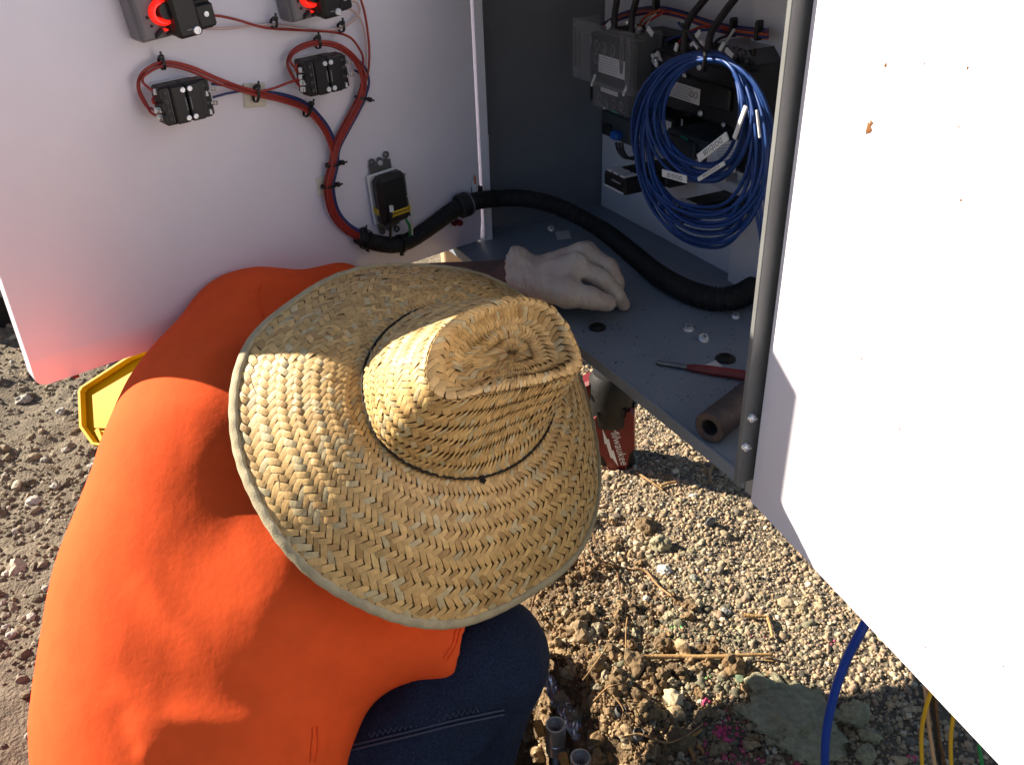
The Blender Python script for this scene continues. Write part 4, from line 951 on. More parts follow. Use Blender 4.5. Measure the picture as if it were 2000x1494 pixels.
for path, hh, ww_ in (([(1022, 506), (1030, 540), (1034, 580)], .0016, .0022), ([(1030, 504), (1044, 530), (1056, 545)], .0014, .0022), ([(1016, 508), (1020, 545), (1022, 580)], -.0012, .002), ([(1004, 505), (1005, 545), (1008, 585)], .0018, .0022), ([(1132, 500), (1128, 525), (1130, 548)], -.0015, .003), ([(1143, 505), (1146, 530)], .0012, .0025),
                      ([(1168, 545), (1180, 520), (1188, 505)], .0013, .0018), ([(1152, 508), (1172, 530)], -.0012, .003), ([(1110, 590), (1104, 600)], -.001, .0015), ([(1130, 592), (1126, 604)], -.001, .0015), ([(1150, 592), (1147, 606)], -.0009, .0015), ([(1120, 588), (1115, 602)], .0008, .0014), ([(1140, 590), (1137, 604)], .0008, .0014)):
    L = np.array([p for p in (trace(f_glove, u, v) for u, v in path) if p is not None])
    if len(L) < 2: continue
    d, s = polydist(V, spline(L, 16)); V = V+N*(1.25*hh*np.exp(-(d/ww_)**2))[:, None]
part('glove', (V, [tuple(int(i) for i in q) for q in Q]), M['glove'], person, 'pale latex glove on the left hand resting on the cabinet floor', smooth=True)
# ------------------------------------------------------------------ the woven straw hat
HC = at_d(812, 872, .955); HA = nrm(RT*.574*.74+(-DN)*.574*.67+(-nrm(ray(812, 872)))*.819)
def hpl(u, v, h): return on_plane(u, v, HC+HA*h, HA)
def closed_curve(px, h, n, c, lift=None):
    P = np.array([hpl(u, v, h) for u, v in px]); e1 = nrm(RT-HA*np.dot(RT, HA)); e2 = np.cross(HA, e1); q = P-c
    a = np.arctan2(q @ e2, q @ e1); o = np.argsort(a); P = P[o]; a = a[o]
    S = spline(P, 400, closed=True); q = S-c; aa = np.unwrap(np.arctan2(q @ e2, q @ e1)); t = np.arange(n)*2*math.pi/n
    aa0 = aa[0]; tt = (t-aa0) % (2*math.pi)+aa0
    return np.stack([np.interp(tt, np.r_[aa, aa[0]+2*math.pi], np.r_[S[:, k], S[0, k]]) for k in range(3)], 1)
NT = 460
rim_px = [(452, 800), (456, 740), (474, 685), (505, 642), (560, 597), (640, 548), (735, 521), (850, 517), (945, 536), (1030, 585), (1095, 660), (1135, 745), (1156, 850), (1168, 955), (1155, 1035), (1112, 1105), (1040, 1158), (960, 1201), (880, 1224), (785, 1219), (690, 1180), (600, 1122), (535, 1050), (490, 965), (462, 880)]
base_px = [(765, 640), (738, 668), (715, 710), (708, 760), (718, 812), (735, 850), (762, 882), (800, 910), (850, 930), (900, 938), (945, 935), (992, 919), (1030, 892), (1062, 850), (1078, 800), (1074, 745), (1050, 692), (1005, 645), (940, 612), (870, 602), (810, 612)]
ridge_px = [(832, 738), (834, 700), (850, 660), (880, 628), (920, 604), (970, 588), (1020, 581), (1066, 593), (1098, 622), (1120, 660), (1134, 700), (1132, 722), (1100, 738), (1050, 750), (1000, 759), (940, 771), (885, 783), (850, 772)]
HB, HCR = .082, .205
cb_ = hpl(888, 770, HB); cr_ = hpl(985, 680, HCR); c0_ = hpl(812, 872, 0)
RIM = closed_curve(rim_px, 0, NT, c0_); BASE = closed_curve(base_px, HB, NT, cb_); RIDGE = closed_curve(ridge_px, HCR, NT, cr_)
def sm_(A, k):
    for _ in range(k): A = (np.roll(A, 1, 0)+2*A+np.roll(A, -1, 0))/4
    return A
RIM = sm_(RIM, 30); BASE = sm_(BASE, 30); RIDGE = sm_(RIDGE, 14)
CTR = hpl(1000, 690, HCR-.036)
def curve(A, th):
    x = (th % 1.0)*NT; i = np.floor(x).astype(int) % NT; f = (x-np.floor(x))[..., None]; return A[i]*(1-f)+A[(i+1) % NT]*f
def S_brim(th, s):
    a, b = curve(BASE, th), curve(RIM, th); s_ = s[..., None]
    p = a+(b-a)*s_+HA*(.030*np.sin(s_*math.pi)*(.8-.5*s_))
    wob = .0035*np.sin(th*2*math.pi*3+1.0)*s+.002*np.sin(th*2*math.pi*7)*s
    return p+HA*wob[..., None]
def S_side(th, s):
    a, b = curve(BASE, th), curve(RIDGE, th); s_ = s[..., None]; mid = (cb_+(cr_-cb_)*s_); out = (a+(b-a)*s_)-mid
    front = np.exp(-(((th-.87+.5) % 1-.5)/.13)**2)
    bulge = (.10-.26*front)*np.sin(s*math.pi)
    return mid+out*(1+bulge[..., None])+HA*(-.004*np.sin(s_*math.pi))
def S_top(th, s):
    a = curve(RIDGE, th); s_ = s[..., None]; b = CTR
    p = a+(b-a)*s_
    up = .007*np.sin(np.clip(s*3.2, 0, 1)*math.pi)-.016*np.sin(np.clip(s, 0, 1)*math.pi)*np.exp(-(((th-.52+.5) % 1-.5)/.12)**2)
    return p+HA*up[..., None]
hat = thing('straw_hat', 'wide woven straw hat with creased crown and cloth edged brim worn by the worker', 'hat', HC-HA*.02)
def sheet(S, n, m, drop):
    th, s = np.meshgrid(np.arange(n)/n, np.linspace(0, 1, m), indexing='ij'); P = S(th, s); du = np.roll(P, -1, 0)-np.roll(P, 1, 0); dv = np.gradient(P, axis=1)
    nn = np.cross(du, dv); nn /= np.linalg.norm(nn, axis=-1)[..., None]+1e-9
    nn *= np.sign((nn @ (-nrm(ray(812, 872)))).mean()); P = P-nn*drop
    return P.reshape(-1, 3), [(i*m+k, ((i+1) % n)*m+k, ((i+1) % n)*m+k+1, i*m+k+1) for i in range(n) for k in range(m-1)]
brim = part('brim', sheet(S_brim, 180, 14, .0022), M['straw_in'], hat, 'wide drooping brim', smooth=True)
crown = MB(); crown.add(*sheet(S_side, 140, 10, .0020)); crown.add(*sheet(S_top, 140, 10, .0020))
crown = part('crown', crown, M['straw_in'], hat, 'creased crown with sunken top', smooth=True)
segs = []       # (verts, faces, colour, parent, visible size)
def weave(S, Mn, K, parent, th_gain=1.0, smax=1.0, hgt=.0011, wfac=.97):
    dth = 1/(2*Mn); ds = smax/K; nl, nw = 6, 3
    al = np.linspace(-.30, 2.30, nl); aw = np.linspace(-.5, .5, nw)
    for k0 in range(-3, K+1):
        if k0 % 4 not in (0, 2): continue
        warp = (k0 % 4 == 0)
        for j in range(Mn):
            # cells along the strip: warp keeps i, runs in j ; weft keeps j, runs in i
            i0 = j+k0 if False else k0+j
            L, Wd = np.meshgrid(al, aw*wfac*random.uniform(.9, 1.02), indexing='ij')
            skew = random.uniform(-.10, .10)
            Wd = Wd+skew*(L-1)*.5+random.uniform(-.05, .05)
            if warp: ii = i0+1+Wd; jj = (j-1)+L+.5-.5+.0; kk = ii-jj; tt = ii+jj
            else: jj = j+Wd; ii = i0-.5+L; kk = ii-jj; tt = ii+jj
            s = (kk+.0)*ds; th = (tt % (2*Mn))*dth
            if s.max() < -.02*smax or s.min() > smax*1.01: continue
            s = np.clip(s, 0, smax)
            th = th+dth*.45*vnoise(np.stack([th*26, s*9, th*0+k0*.05], -1), 61); s = np.clip(s+ds*.5*vnoise(np.stack([th*22+9, s*8, th*0], -1), 62), 0, smax)
            P = S(th, s); Pu = S(th+.0015, s); Pv = S(th, np.clip(s+.01, 0, 1.0)); Pw = S(th, np.clip(s-.01, 0, 1.0))
            nn = np.cross(Pu-P, Pv-Pw); ln = np.linalg.norm(nn, axis=-1)[..., None]; nn = nn/(ln+1e-12)
            nn = nn*SIGN[0]
            t = (L+.30)/2.60; prof = np.sin(np.clip(t, 0, 1)*math.pi)**.45
            hh = hgt*(prof*.95-.30)+hgt*.35*(1-(2*Wd)**2)*prof+hgt*random.uniform(-.15, .25)
            if random.random() < .06: hh = hh+hgt*random.uniform(.4, 1.1)*prof
            P = P+nn*hh[..., None]
            f = [(a*nw+b, a*nw+b+1, (a+1)*nw+b+1, (a+1)*nw+b) for a in range(nl-1) for b in range(nw-1)]
            sid = (i0 if warp else j+997) % Mn; g = random.gauss(1, .10)*(1+.17*float(vnoise(np.array([sid*3.7, warp*5.5, Mn*.3]), 5))); tone = random.random(); col = np.array([.65, .42, .165])*g if tone > .18 else np.array([.54, .33, .125])*g
            if tone > .85: col = np.array([.58, .46, .25])*g
            V = P.reshape(-1, 3); c = V.mean(0); vw = nrm(CAM-c); area = np.linalg.norm(np.cross(V[-3]-V[0], V[2]-V[0]))*max(0, float(nn.reshape(-1, 3).mean(0) @ vw))
            segs.append((V, f, np.clip(col, .05, .8), parent, area))
def sgn(S):
    th = np.array([.1, .4, .7]); s = np.array([.5]*3); P = S(th, s); nn = np.cross(S(th+.002, s)-P, S(th, s+.01)-P); return np.sign((nn @ HA).sum())
SIGN = [sgn(S_brim)]; weave(S_brim, 118, 32, brim)
th = np.array([.1, .4, .7, .9]); s = np.array([.5]*4); P = S_side(th, s); nn = np.cross(S_side(th+.002, s)-P, S_side(th, s+.01)-P)
SIGN = [np.sign((nn*(P-cb_)).sum())]; weave(S_side, 100, 24, crown, hgt=.0012)
SIGN = [sgn(S_top)]; weave(S_top, 62, 16, crown, smax=.96, hgt=.0013)
segs.sort(key=lambda q: -q[4])
for V, f, c, par, a in segs[:296]: part('straw', (V, f), M['straw'], par, smooth=True, cols=np.tile(c, (len(V), 1)))
for par in (brim, crown):
    q = MB()
    for V, f, c, p2, a in segs[296:]:
        if p2 is par: q.add(V, f, c)
    part('straw_weave', q, M['straw'], par, smooth=True, kind='stuff')
# loose straw ends
q = MB()
for k in range(46):
    S_, (t0, s0) = (S_brim, (random.random(), random.uniform(.02, .97))) if k % 3 else (S_side, (random.random(), random.uniform(.05, .98)))
    th = np.array([t0, t0+.002]); s = np.array([s0, s0]); P = S_(th, s); Pv = S_(th[:1], s[:1]+.02)[0]
    tt = nrm(P[1]-P[0]); nn = nrm(np.cross(tt, Pv-P[0])); nn = nn if nn @ (CAM-P[0]) > 0 else -nn; d = nrm(tt*random.uniform(-1, 1)+(Pv-P[0])/np.linalg.norm(Pv-P[0])*random.uniform(-1, 1)); L_ = random.uniform(.006, .014)
    q.tube([P[0]+nn*.0008, P[0]+d*L_*.5+nn*.003, P[0]+d*L_+nn*random.uniform(.003, .007)], [.0004, .00035, .0002], 4)
part('frayed_ends', q, M['straw'], hat, smooth=True, kind='stuff', cols=np.tile((.62, .44, .22), (q.n, 1)))
# binding along the brim edge
R2_ = sm_(S_brim(np.arange(NT)/NT, np.ones(NT)), 4); T = np.roll(R2_, -1, 0)-np.roll(R2_, 1, 0); T /= np.linalg.norm(T, axis=1)[:, None]
inw = S_brim(np.arange(NT)/NT, np.full(NT, .94))-R2_; inw /= np.linalg.norm(inw, axis=1)[:, None]; up = np.cross(T, inw); up /= np.linalg.norm(up, axis=1)[:, None]
up *= np.sign((up @ HA).mean())
vv = []; prof = [(.0085, .0030), (.0070, .0036), (.0030, .0034), (-.0012, .0022), (-.0022, 0), (-.0012, -.0022), (.0030, -.0030), (.0085, -.0030)]
wv = .0007*np.sin(np.arange(NT)*2*math.pi*61/NT)
for i in range(NT):
    for (x, y) in prof: vv.append(R2_[i]+inw[i]*(x+wv[i]*.7)+up[i]*(y+wv[i]*.5))
k = len(prof); ff = [(i*k+a, ((i+1) % NT)*k+a, ((i+1) % NT)*k+(a+1) % k, i*k+(a+1) % k) for i in range(NT) for a in range(k)]
part('binding', (np.array(vv), ff), M['binding'], hat, 'beige cotton binding round the brim edge', smooth=True)
q = MB(); B2 = S_side(np.arange(NT)/NT, np.full(NT, .03)); oo = B2-cb_; oo /= np.linalg.norm(oo, axis=1)[:, None]
tw = .0009*np.sin(np.arange(NT)*2*math.pi*70/NT)
q.tube(B2+oo*.0016+HA*(.0012+tw)[:, None], .00135, 6, closed=True); cordo = part('cord', q, M['cord'], hat, 'thin dark cord round the crown base', smooth=True)
i = np.argmin([np.hypot(*(np.array([1000+F_PX*((p-CAM) @ RT)/((p-CAM) @ FW), 747+F_PX*((p-CAM) @ DN)/((p-CAM) @ FW)])-np.array([943, 936]))) for p in B2]); p = B2[i]+oo[i]*.003
q = MB()
for k in range(5):
    d = nrm(np.random.default_rng(k).normal(size=3)); q.tube([p-d*.004, p, p+d*.005], [.0012, .0019, .0008], 6)
part('cord_knot', q, M['cord'], cordo)
# ------------------------------------------------------------------ the ground
def g0(u, v): return at_z(u, v, 0.0)[:2]
HOLE = [g0(*p) for p in ((1000, 1110), (1040, 1165), (1066, 1228), (1120, 1318), (1176, 1398), (1228, 1448), (1250, 1500), (1280, 1580))]
HOLE = np.array(HOLE+[np.array(p) for p in ((.06, .22), (-.30, .24), (-.44, .45), (-.47, .72), (-.42, .98), (-.2, 1.12), (-.05, 1.15))])
def hole_sd(X):
    """signed distance to the edge of the dug hole, negative inside"""
    n = len(HOLE); d = np.full(X.shape[:-1], 9.0); ins = np.zeros(X.shape[:-1], bool)
    for i in range(n):
        a, b = HOLE[i], HOLE[(i+1) % n]; ab = b-a; t = np.clip(((X-a) @ ab)/(ab @ ab), 0, 1); d = np.minimum(d, np.linalg.norm(X-a-t[..., None]*ab, axis=-1))
        c = ((a[1] > X[..., 1]) != (b[1] > X[..., 1])) & (X[..., 0] < (b[0]-a[0])*(X[..., 1]-a[1])/(b[1]-a[1]+1e-12)+a[0]); ins ^= c
    return np.where(ins, -d, d)
def height(X):
    X = np.asarray(X, float); P = np.c_[X.reshape(-1, 2), np.zeros(X[..., 0].size)]
    h_ = .006*fbm(P*4.5, 3, 1)+.0035*fbm(P*22, 3, 2)
    x, y = P[:, 0], P[:, 1]
    left = 1/(1+np.exp((x+.45)/.08)); h_ = h_+left*(.009*fbm(P*7+3, 4, 6)+.004*fbm(P*30, 2, 7))*np.clip((y-.95)/.3, .12, 1)
    sd = hole_sd(P[:, :2]); rough = np.exp(-np.maximum(sd, 0)/.10)
    h_ = h_+rough*(.010*fbm(P*16, 4, 11)+.012*np.exp(-((sd-.05)/.05)**2))
    k = np.clip((-sd+.012*fbm(P*14, 3, 12)+.004)/.055, 0, 1); k = k*k*(3-2*k); h_ = h_-.25*k+.014*k*fbm(P*12, 4, 13)
    return h_.reshape(X.shape[:-1])
def gp(u, v, lift=0.0):
    z = 0.0
    for _ in range(6): p = at_z(u, v, z); z = float(height(p[None, :2])[0])
    p = at_z(u, v, z); p[2] += lift; return p
xs = np.r_[-60, -20, -8, -4, np.arange(-2.4, -1.0, .022), np.arange(-1.0, 1.3, .0105), 1.8, 3, 6, 20, 60]
ys = np.r_[-60, -20, -6, -2, -.6, 0, np.arange(.2, 1.75, .0105), np.arange(1.76, 3.6, .024), 4, 5, 8, 16, 40, 90]
GX, GY = np.meshgrid(xs, ys, indexing='ij'); XY = np.stack([GX, GY], -1); GZ = height(XY)
far = (np.abs(GX) > 3) | (GY > 4) | (GY < -.3); GZ = np.where(far, 0, GZ)
PV = np.stack([GX, GY, GZ], -1).reshape(-1, 3); m_ = len(ys)
ff = [(i*m_+j, (i+1)*m_+j, (i+1)*m_+j+1, i*m_+j+1) for i in range(len(xs)-1) for j in range(m_-1)]
sdv = hole_sd(PV[:, :2]); wb_ = np.clip(np.exp(-np.maximum(sdv, 0)/.14), 0, 1)[:, None]; nz_ = (fbm(PV*np.array([6, 6, 6]), 3, 21)*.5+.5)[:, None]
gcol = (1-wb_)*np.array([.27, .215, .15])*(.8+.4*nz_)+wb_*np.array([.19, .125, .065])*(.7+.5*nz_)
lf = (1/(1+np.exp((PV[:, 0]+.45)/.08)))[:, None]; flat_ = np.clip((1.05-PV[:, 1:2])/.25, 0, 1)
gcol = gcol*(1-lf)+lf*((1-flat_)*np.array([.235, .19, .135])+flat_*np.array([.27, .205, .145]))*(.8+.4*nz_)
ground = single('ground', (PV, ff), M['soil'], 'bare gravelly earth with a dug hole', kind='structure', smooth=True, cols=gcol)

def ico(sub):
    t = (1+5**.5)/2; v = np.array([(-1, t, 0), (1, t, 0), (-1, -t, 0), (1, -t, 0), (0, -1, t), (0, 1, t), (0, -1, -t), (0, 1, -t), (t, 0, -1), (t, 0, 1), (-t, 0, -1), (-t, 0, 1)], float); v /= np.linalg.norm(v[0])
    f = [(0, 11, 5), (0, 5, 1), (0, 1, 7), (0, 7, 10), (0, 10, 11), (1, 5, 9), (5, 11, 4), (11, 10, 2), (10, 7, 6), (7, 1, 8), (3, 9, 4), (3, 4, 2), (3, 2, 6), (3, 6, 8), (3, 8, 9), (4, 9, 5), (2, 4, 11), (6, 2, 10), (8, 6, 7), (9, 8, 1)]
    for _ in range(sub):
        v = list(v); c = {}; g = []
        def mid(a, b):
            k = (min(a, b), max(a, b))
            if k not in c: m = v[a]+v[b]; c[k] = len(v); v.append(m/np.linalg.norm(m))
            return c[k]
        for a, b, d in f: x, y, z = mid(a, b), mid(b, d), mid(d, a); g += [(a, x, z), (b, y, x), (d, z, y), (x, y, z)]
        f = g; v = np.array(v)
    return v, np.array(f)
I0, I1, I3 = ico(0), ico(1), ico(3)
def scatter(name, pos, rad, cols, base, rough, label, m, smooth, sink=.35, flat=(.55, .9)):
    bv, bf = base; n = len(pos); nv = 10
    var = [bv*(1+rough*fbm(bv*1.3+k*7.7, 2, 40+k)[:, None]) for k in range(nv)]
    V = np.empty((n, len(bv), 3)); which = RNG.integers(0, nv, n)
    sc = np.stack([np.ones(n), RNG.uniform(.62, 1, n), RNG.uniform(*flat, n)], 1)*rad[:, None]
    az = RNG.uniform(0, 2*math.pi, n); tl = RNG.normal(0, .35, n); ta = RNG.uniform(0, 2*math.pi, n)
    for k in range(nv):
        i = which == k; v = var[k][None]*sc[i][:, None, :]
        c, s = np.cos(tl[i])[:, None], np.sin(tl[i])[:, None]; y = v[..., 1]*c-v[..., 2]*s; z = v[..., 1]*s+v[..., 2]*c; v = np.stack([v[..., 0], y, z], -1)
        c, s = np.cos(az[i])[:, None], np.sin(az[i])[:, None]; x = v[..., 0]*c-v[..., 1]*s; y = v[..., 0]*s+v[..., 1]*c; V[i] = np.stack([x, y, v[..., 2]], -1)
    V += pos[:, None, :]; V[..., 2] += (rad*(.55-sink))[:, None]
    nvx = len(bv); F_ = (bf[None]+(np.arange(n)*nvx)[:, None, None]).reshape(-1, 3)
    me = bpy.data.meshes.new(name); Vf = V.reshape(-1, 3); W = np.array([*Vf[:, :2].mean(0), 0])
    me.vertices.add(len(Vf)); me.vertices.foreach_set('co', (Vf-W).astype(np.float32).ravel())
    me.loops.add(F_.size); me.loops.foreach_set('vertex_index', F_.astype(np.int32).ravel())
    me.polygons.add(len(F_)); me.polygons.foreach_set('loop_start', (np.arange(len(F_))*3).astype(np.int32)); me.polygons.foreach_set('loop_total', np.full(len(F_), 3, np.int32))
    me.polygons.foreach_set('use_smooth', np.full(len(F_), bool(smooth)))
    me.materials.append(m); at = me.color_attributes.new('col', 'FLOAT_COLOR', 'POINT'); at.data.foreach_set('color', np.c_[np.repeat(cols, nvx, 0), np.ones(len(Vf))].astype(np.float32).ravel())
    me.update(); me.validate(); o = bpy.data.objects.new(name, me); COL.objects.link(o); o.location = tuple(W); return tag(o, label, kind='stuff')
def pix(P):
    q = P-CAM; w_ = q @ FW; return np.stack([1000+F_PX*(q @ RT)/w_, 747+F_PX*(q @ DN)/w_], -1)
def field(x0, x1, y0, y1, n, keep):
    X = np.stack([RNG.uniform(x0, x1, n), RNG.uniform(y0, y1, n)], -1); P = np.c_[X, np.zeros(n)]; px = pix(P); m = keep(px, P); X = X[m]
    return np.c_[X, height(X)]
def pick(pal, wts, n): c = np.array(pal)[RNG.choice(len(pal), n, p=np.array(wts)/sum(wts))]; return c*RNG.uniform(.75, 1.2, (n, 1))
inv = lambda px, mg=150: (px[:, 0] > -mg) & (px[:, 0] < 2000+mg) & (px[:, 1] > 300) & (px[:, 1] < 1494+mg)
# right: pea gravel
soilk = lambda P: np.exp(-np.maximum(hole_sd(P[:, :2]), 0)/.11)+.35*fbm(P*9+2, 2, 77)
Pg = field(-.05, .95, .45, 2.0, 52000, lambda px, P: inv(px, 120) & (px[:, 0] > 900) & (hole_sd(P[:, :2]) > .03) & (RNG.random(len(P)) > np.clip(soilk(P)*1.1-.15, 0, .93)))
px = pix(Pg); n = len(Pg)
pal = [(.38, .275, .165), (.36, .25, .165), (.26, .21, .145), (.46, .37, .25), (.155, .13, .10), (.31, .25, .155), (.095, .083, .07), (.56, .48, .36)]
pal = [tuple(1.35*c for c in q) for q in pal]
cg = pick(pal, [5, 3.5, 3.4, 2.0, 1.6, 3, .5, .5], n)
gr = np.exp(-(np.hypot(px[:, 0]-1330, (px[:, 1]-1300))/170)**2); gry = RNG.random(n) < gr*.75
cg[gry] = pick([(.23, .21, .135), (.28, .26, .165), (.16, .145, .10), (.35, .32, .21)], [3, 3, 2, 1], gry.sum())
def paint(cx, cy, rx, ry, col, prob):
    e = ((px[:, 0]-cx)/rx)**2+((px[:, 1]-cy)/ry)**2; i = RNG.random(n) < prob*np.exp(-e); cg[i] = np.array(col)*RNG.uniform(.7, 1.15, (i.sum(), 1))
paint(1422, 1432, 36, 40, (.75, .10, .22), .95); paint(1412, 1418, 12, 14, (.75, .08, .2), .8); paint(1440, 1490, 60, 26, (.66, .14, .21), .6); paint(1375, 1262, 8, 7, (.7, .08, .18), .8); paint(1620, 1256, 6, 6, (.7, .14, .22), 1); paint(1582, 1264, 5, 4, (.6, .08, .3), 1); paint(1775, 1487, 6, 6, (.7, .1, .22), 1); paint(1555, 1490, 8, 8, (.7, .1, .2), .9); paint(1500, 1260, 20, 20, (.5, .12, .18), .10)
paint(1325, 1243, 20, 15, (.12, .48, .14), .35); paint(1313, 1226, 6, 5, (.12, .5, .15), .9); paint(1378, 1322, 18, 16, (.24, .48, .14), .3); paint(1339, 1310, 10, 10, (.22, .45, .16), .4)
rad = np.clip(RNG.lognormal(math.log(.0029), .36, n), .0017, .0085); big = rad > .0036
scatter('gravel', Pg[big], rad[big], cg[big], I1, .6, 'tan and grey pea gravel with pink and green paint marks', M['stone'], True, sink=.52, flat=(.45, .8))
scatter('gravel', Pg[~big], rad[~big], cg[~big], I0, .25, 'small tan and grey gravel with pink and green paint marks', M['stone'], True, sink=.45, flat=(.5, .85))
Pf = field(-.05, .85, .5, 1.8, 22000, lambda px, P: inv(px, 60) & (px[:, 0] > 980) & (hole_sd(P[:, :2]) > .0)); n = len(Pf)
scatter('fine_gravel', Pf, np.clip(RNG.lognormal(math.log(.0017), .35, n), .0008, .004), pick(pal, [5, 3, 3, 2, 3, 3, 2, .6], n), I0, .3, 'fine grit between the gravel stones', M['stone'], False, sink=.2)
# left: crushed stone and earth
Pl = field(-2.4, -.40, .50, 3.6, 66000, lambda px, P: inv(px, 520) & (px[:, 0] < 720) & (hole_sd(P[:, :2]) > .02)); n = len(Pl); flatz = np.clip((1.05-Pl[:, 1])/.25, 0, 1); kp = RNG.random(n) > np.clip(.92*flatz+.25+.45*fbm(Pl*6, 2, 31), .1, .97); Pl = Pl[kp]; n = len(Pl)
rl2 = np.clip(RNG.lognormal(math.log(.0036), .52, n), .0018, .022); cl2 = 1.3*pick([(.17, .135, .095), (.24, .20, .145), (.11, .087, .06), (.34, .29, .22), (.46, .42, .35), (.20, .155, .10)], [5, 3, 4, 1.3, .35, 5], n); big = rl2 > .0058
scatter('crushed_gravel', Pl[big], rl2[big], cl2[big], I1, .55, 'grey brown crushed gravel on the left', M['stone'], False, sink=.5)
scatter('crushed_gravel', Pl[~big], rl2[~big], cl2[~big], I0, .3, 'fine grey brown crushed gravel and earth on the left', M['stone'], False)
# brown crumbs around the hole
Ps = field(-.5, .50, .30, 1.45, 60000, lambda px, P: inv(px, 200) & (hole_sd(P[:, :2]) < .22) & (RNG.random(len(P)) < np.exp(-np.maximum(hole_sd(P[:, :2]), 0)/.085))); n = len(Ps)
rs_ = np.clip(RNG.lognormal(math.log(.0029), .55, n), .0012, .015); cs_ = 1.2*pick([(.25, .165, .085), (.19, .12, .058), (.32, .225, .125), (.13, .085, .045), (.34, .285, .19)], [5, 4, 3, 3, 1.6], n); big = rs_ > .0052
scatter('soil_crumbs', Ps[big], rs_[big], cs_[big], ico(2), .75, 'brown soil lumps round the hole', M['stone'], False, flat=(.7, 1))
scatter('soil_crumbs', Ps[~big], rs_[~big], cs_[~big], I0, .35, 'brown soil crumbs round the hole', M['stone'], False, flat=(.7, 1))

# ------------------------------------------------------------------ stones, clods, stalks and roots one can tell apart
def rock(name, u, v, wpx, m, label, cat, group=None, flat=.6, rough=.35, lump=2.2, seed=0, asp=.8, sink=.25, col=None, base=None):
    p = gp(u, v); d = (p-CAM) @ FW; r = wpx/2*d/F_PX; bv, bf = base or I3
    k = 1+rough*fbm(bv*lump+seed*3.3, 4, seed); V = bv*k[:, None]*np.array([1, asp, flat])*r
    a = seed*1.7; c, s = math.cos(a), math.sin(a); V = np.stack([V[:, 0]*c-V[:, 1]*s, V[:, 0]*s+V[:, 1]*c, V[:, 2]], 1)+p+Z3*r*flat*(.75-sink)
    o = single(name, (V, [tuple(int(i) for i in f) for f in bf]), m, label, cat, group, smooth=True, cols=np.tile(col, (len(V), 1)) if col is not None else None); return o
S_ = M['stone']
rock('clod', 1545, 1405, 178, M['clodm'], 'large flat greenish grey clod beside the blue tubing', 'clod', flat=.14, rough=.42, lump=3.4, seed=3, asp=.85, sink=.1)
rock('clod', 1487, 1352, 66, M['clodm'], 'grey green clod at the upper left edge of the large flat clod', 'clod', flat=.55, seed=5)
rock('clod', 1668, 1402, 62, M['clodm'], 'crumbly grey clod just right of the blue tubing', 'clod', flat=.7, seed=6)
rock('clod', 1695, 1440, 40, M['clodm'], 'round grey clod below the crumbly clod right of the tubing', 'clod', flat=.8, seed=7)
rock('clod', 1690, 1478, 42, M['clodm'], 'pale yellowish clod by the bottom edge right of the tubing', 'clod', flat=.7, seed=8)
rock('clod', 1288, 1068, 40, M['clodm'], 'brown grey clod casting a dark shadow above the white stone', 'clod', flat=.8, seed=9)
rock('clod', 1296, 1262, 40, M['bclod'], 'dark brown clod left of the green paint', 'clod', flat=.85, seed=10)
rock('clod', 1296, 1322, 34, M['bclod'], 'brown clod right under the long stalk', 'clod', flat=.8, seed=12)
rock('clod', 1165, 1304, 36, M['bclod'], 'rounded tan clod on the slope of the hole', 'clod', flat=.9, rough=.15, seed=13)
rock('clod', 1262, 1030, 44, M['bclod'], 'low tan clod near the shadow of the tool', 'clod', flat=.5, seed=14)
rock('clod', 1130, 1215, 40, M['bclod'], 'orange brown clod with roots near the hat brim', 'clod', flat=.7, seed=15)
rock('clod', 1330, 1450, 60, M['bclod'], 'broad brown clod right of the grey pipe stubs', 'clod', flat=.5, seed=16)
rock('clod', 1262, 1395, 50, M['bclod'], 'brown clod leaning over the grey pipe stub', 'clod', flat=.8, seed=17)
rock('clod', 1205, 1345, 46, M['bclod'], 'lumpy brown clod on the hole edge above the pipe stubs', 'clod', flat=.8, seed=18)
rock('stone', 1298, 1117, 27, S_, 'bright white rough stone above the green paint', 'stone', col=(.85, .82, .74), seed=20)
rock('stone', 1262, 1170, 14, S_, 'small white stone left of the thin root', 'stone', col=(.8, .78, .7), seed=21)
rock('stone', 1354, 970, 14, S_, 'white chip beside the shadow of the tool', 'stone', col=(.8, .76, .66), seed=22)
rock('stone', 1381, 1114, 9, S_, 'tiny white stone right of the rough white stone', 'stone', col=(.85, .84, .8), seed=23)
rock('stone', 1534, 1178, 32, S_, 'flat tan stone on open gravel near the door edge', 'stone', col=(.50, .39, .24), flat=.32, rough=.15, seed=24)
rock('stone', 1565, 1193, 20, S_, 'dull tan stone next to the flat tan stone', 'stone', col=(.42, .33, .18), flat=.5, seed=25)
rock('stone', 1387, 1026, 22, S_, 'dark slate sliver standing on edge in the gravel', 'stone', col=(.16, .17, .18), flat=1.2, asp=.35, rough=.15, seed=26)
rock('stone', 1315, 1370, 42, S_, 'pale buff rock left of the green leaf', 'stone', col=(.56, .46, .29), flat=.7, rough=.25, seed=27)
rock('stone', 1368, 1372, 16, S_, 'small pale stone right of the buff rock', 'stone', col=(.62, .56, .42), seed=28)
rock('stone', 1355, 1130, 18, S_, 'grey green stone under the bent root', 'stone', col=(.30, .31, .25), seed=29)
rock('stone', 1255, 1148, 18, S_, 'tan faceted stone left of the bent root', 'stone', col=(.40, .30, .20), seed=30)
rock('stone', 1416, 1196, 22, S_, 'grey stone above the broken twig', 'stone', col=(.36, .36, .33), flat=.5, seed=31)
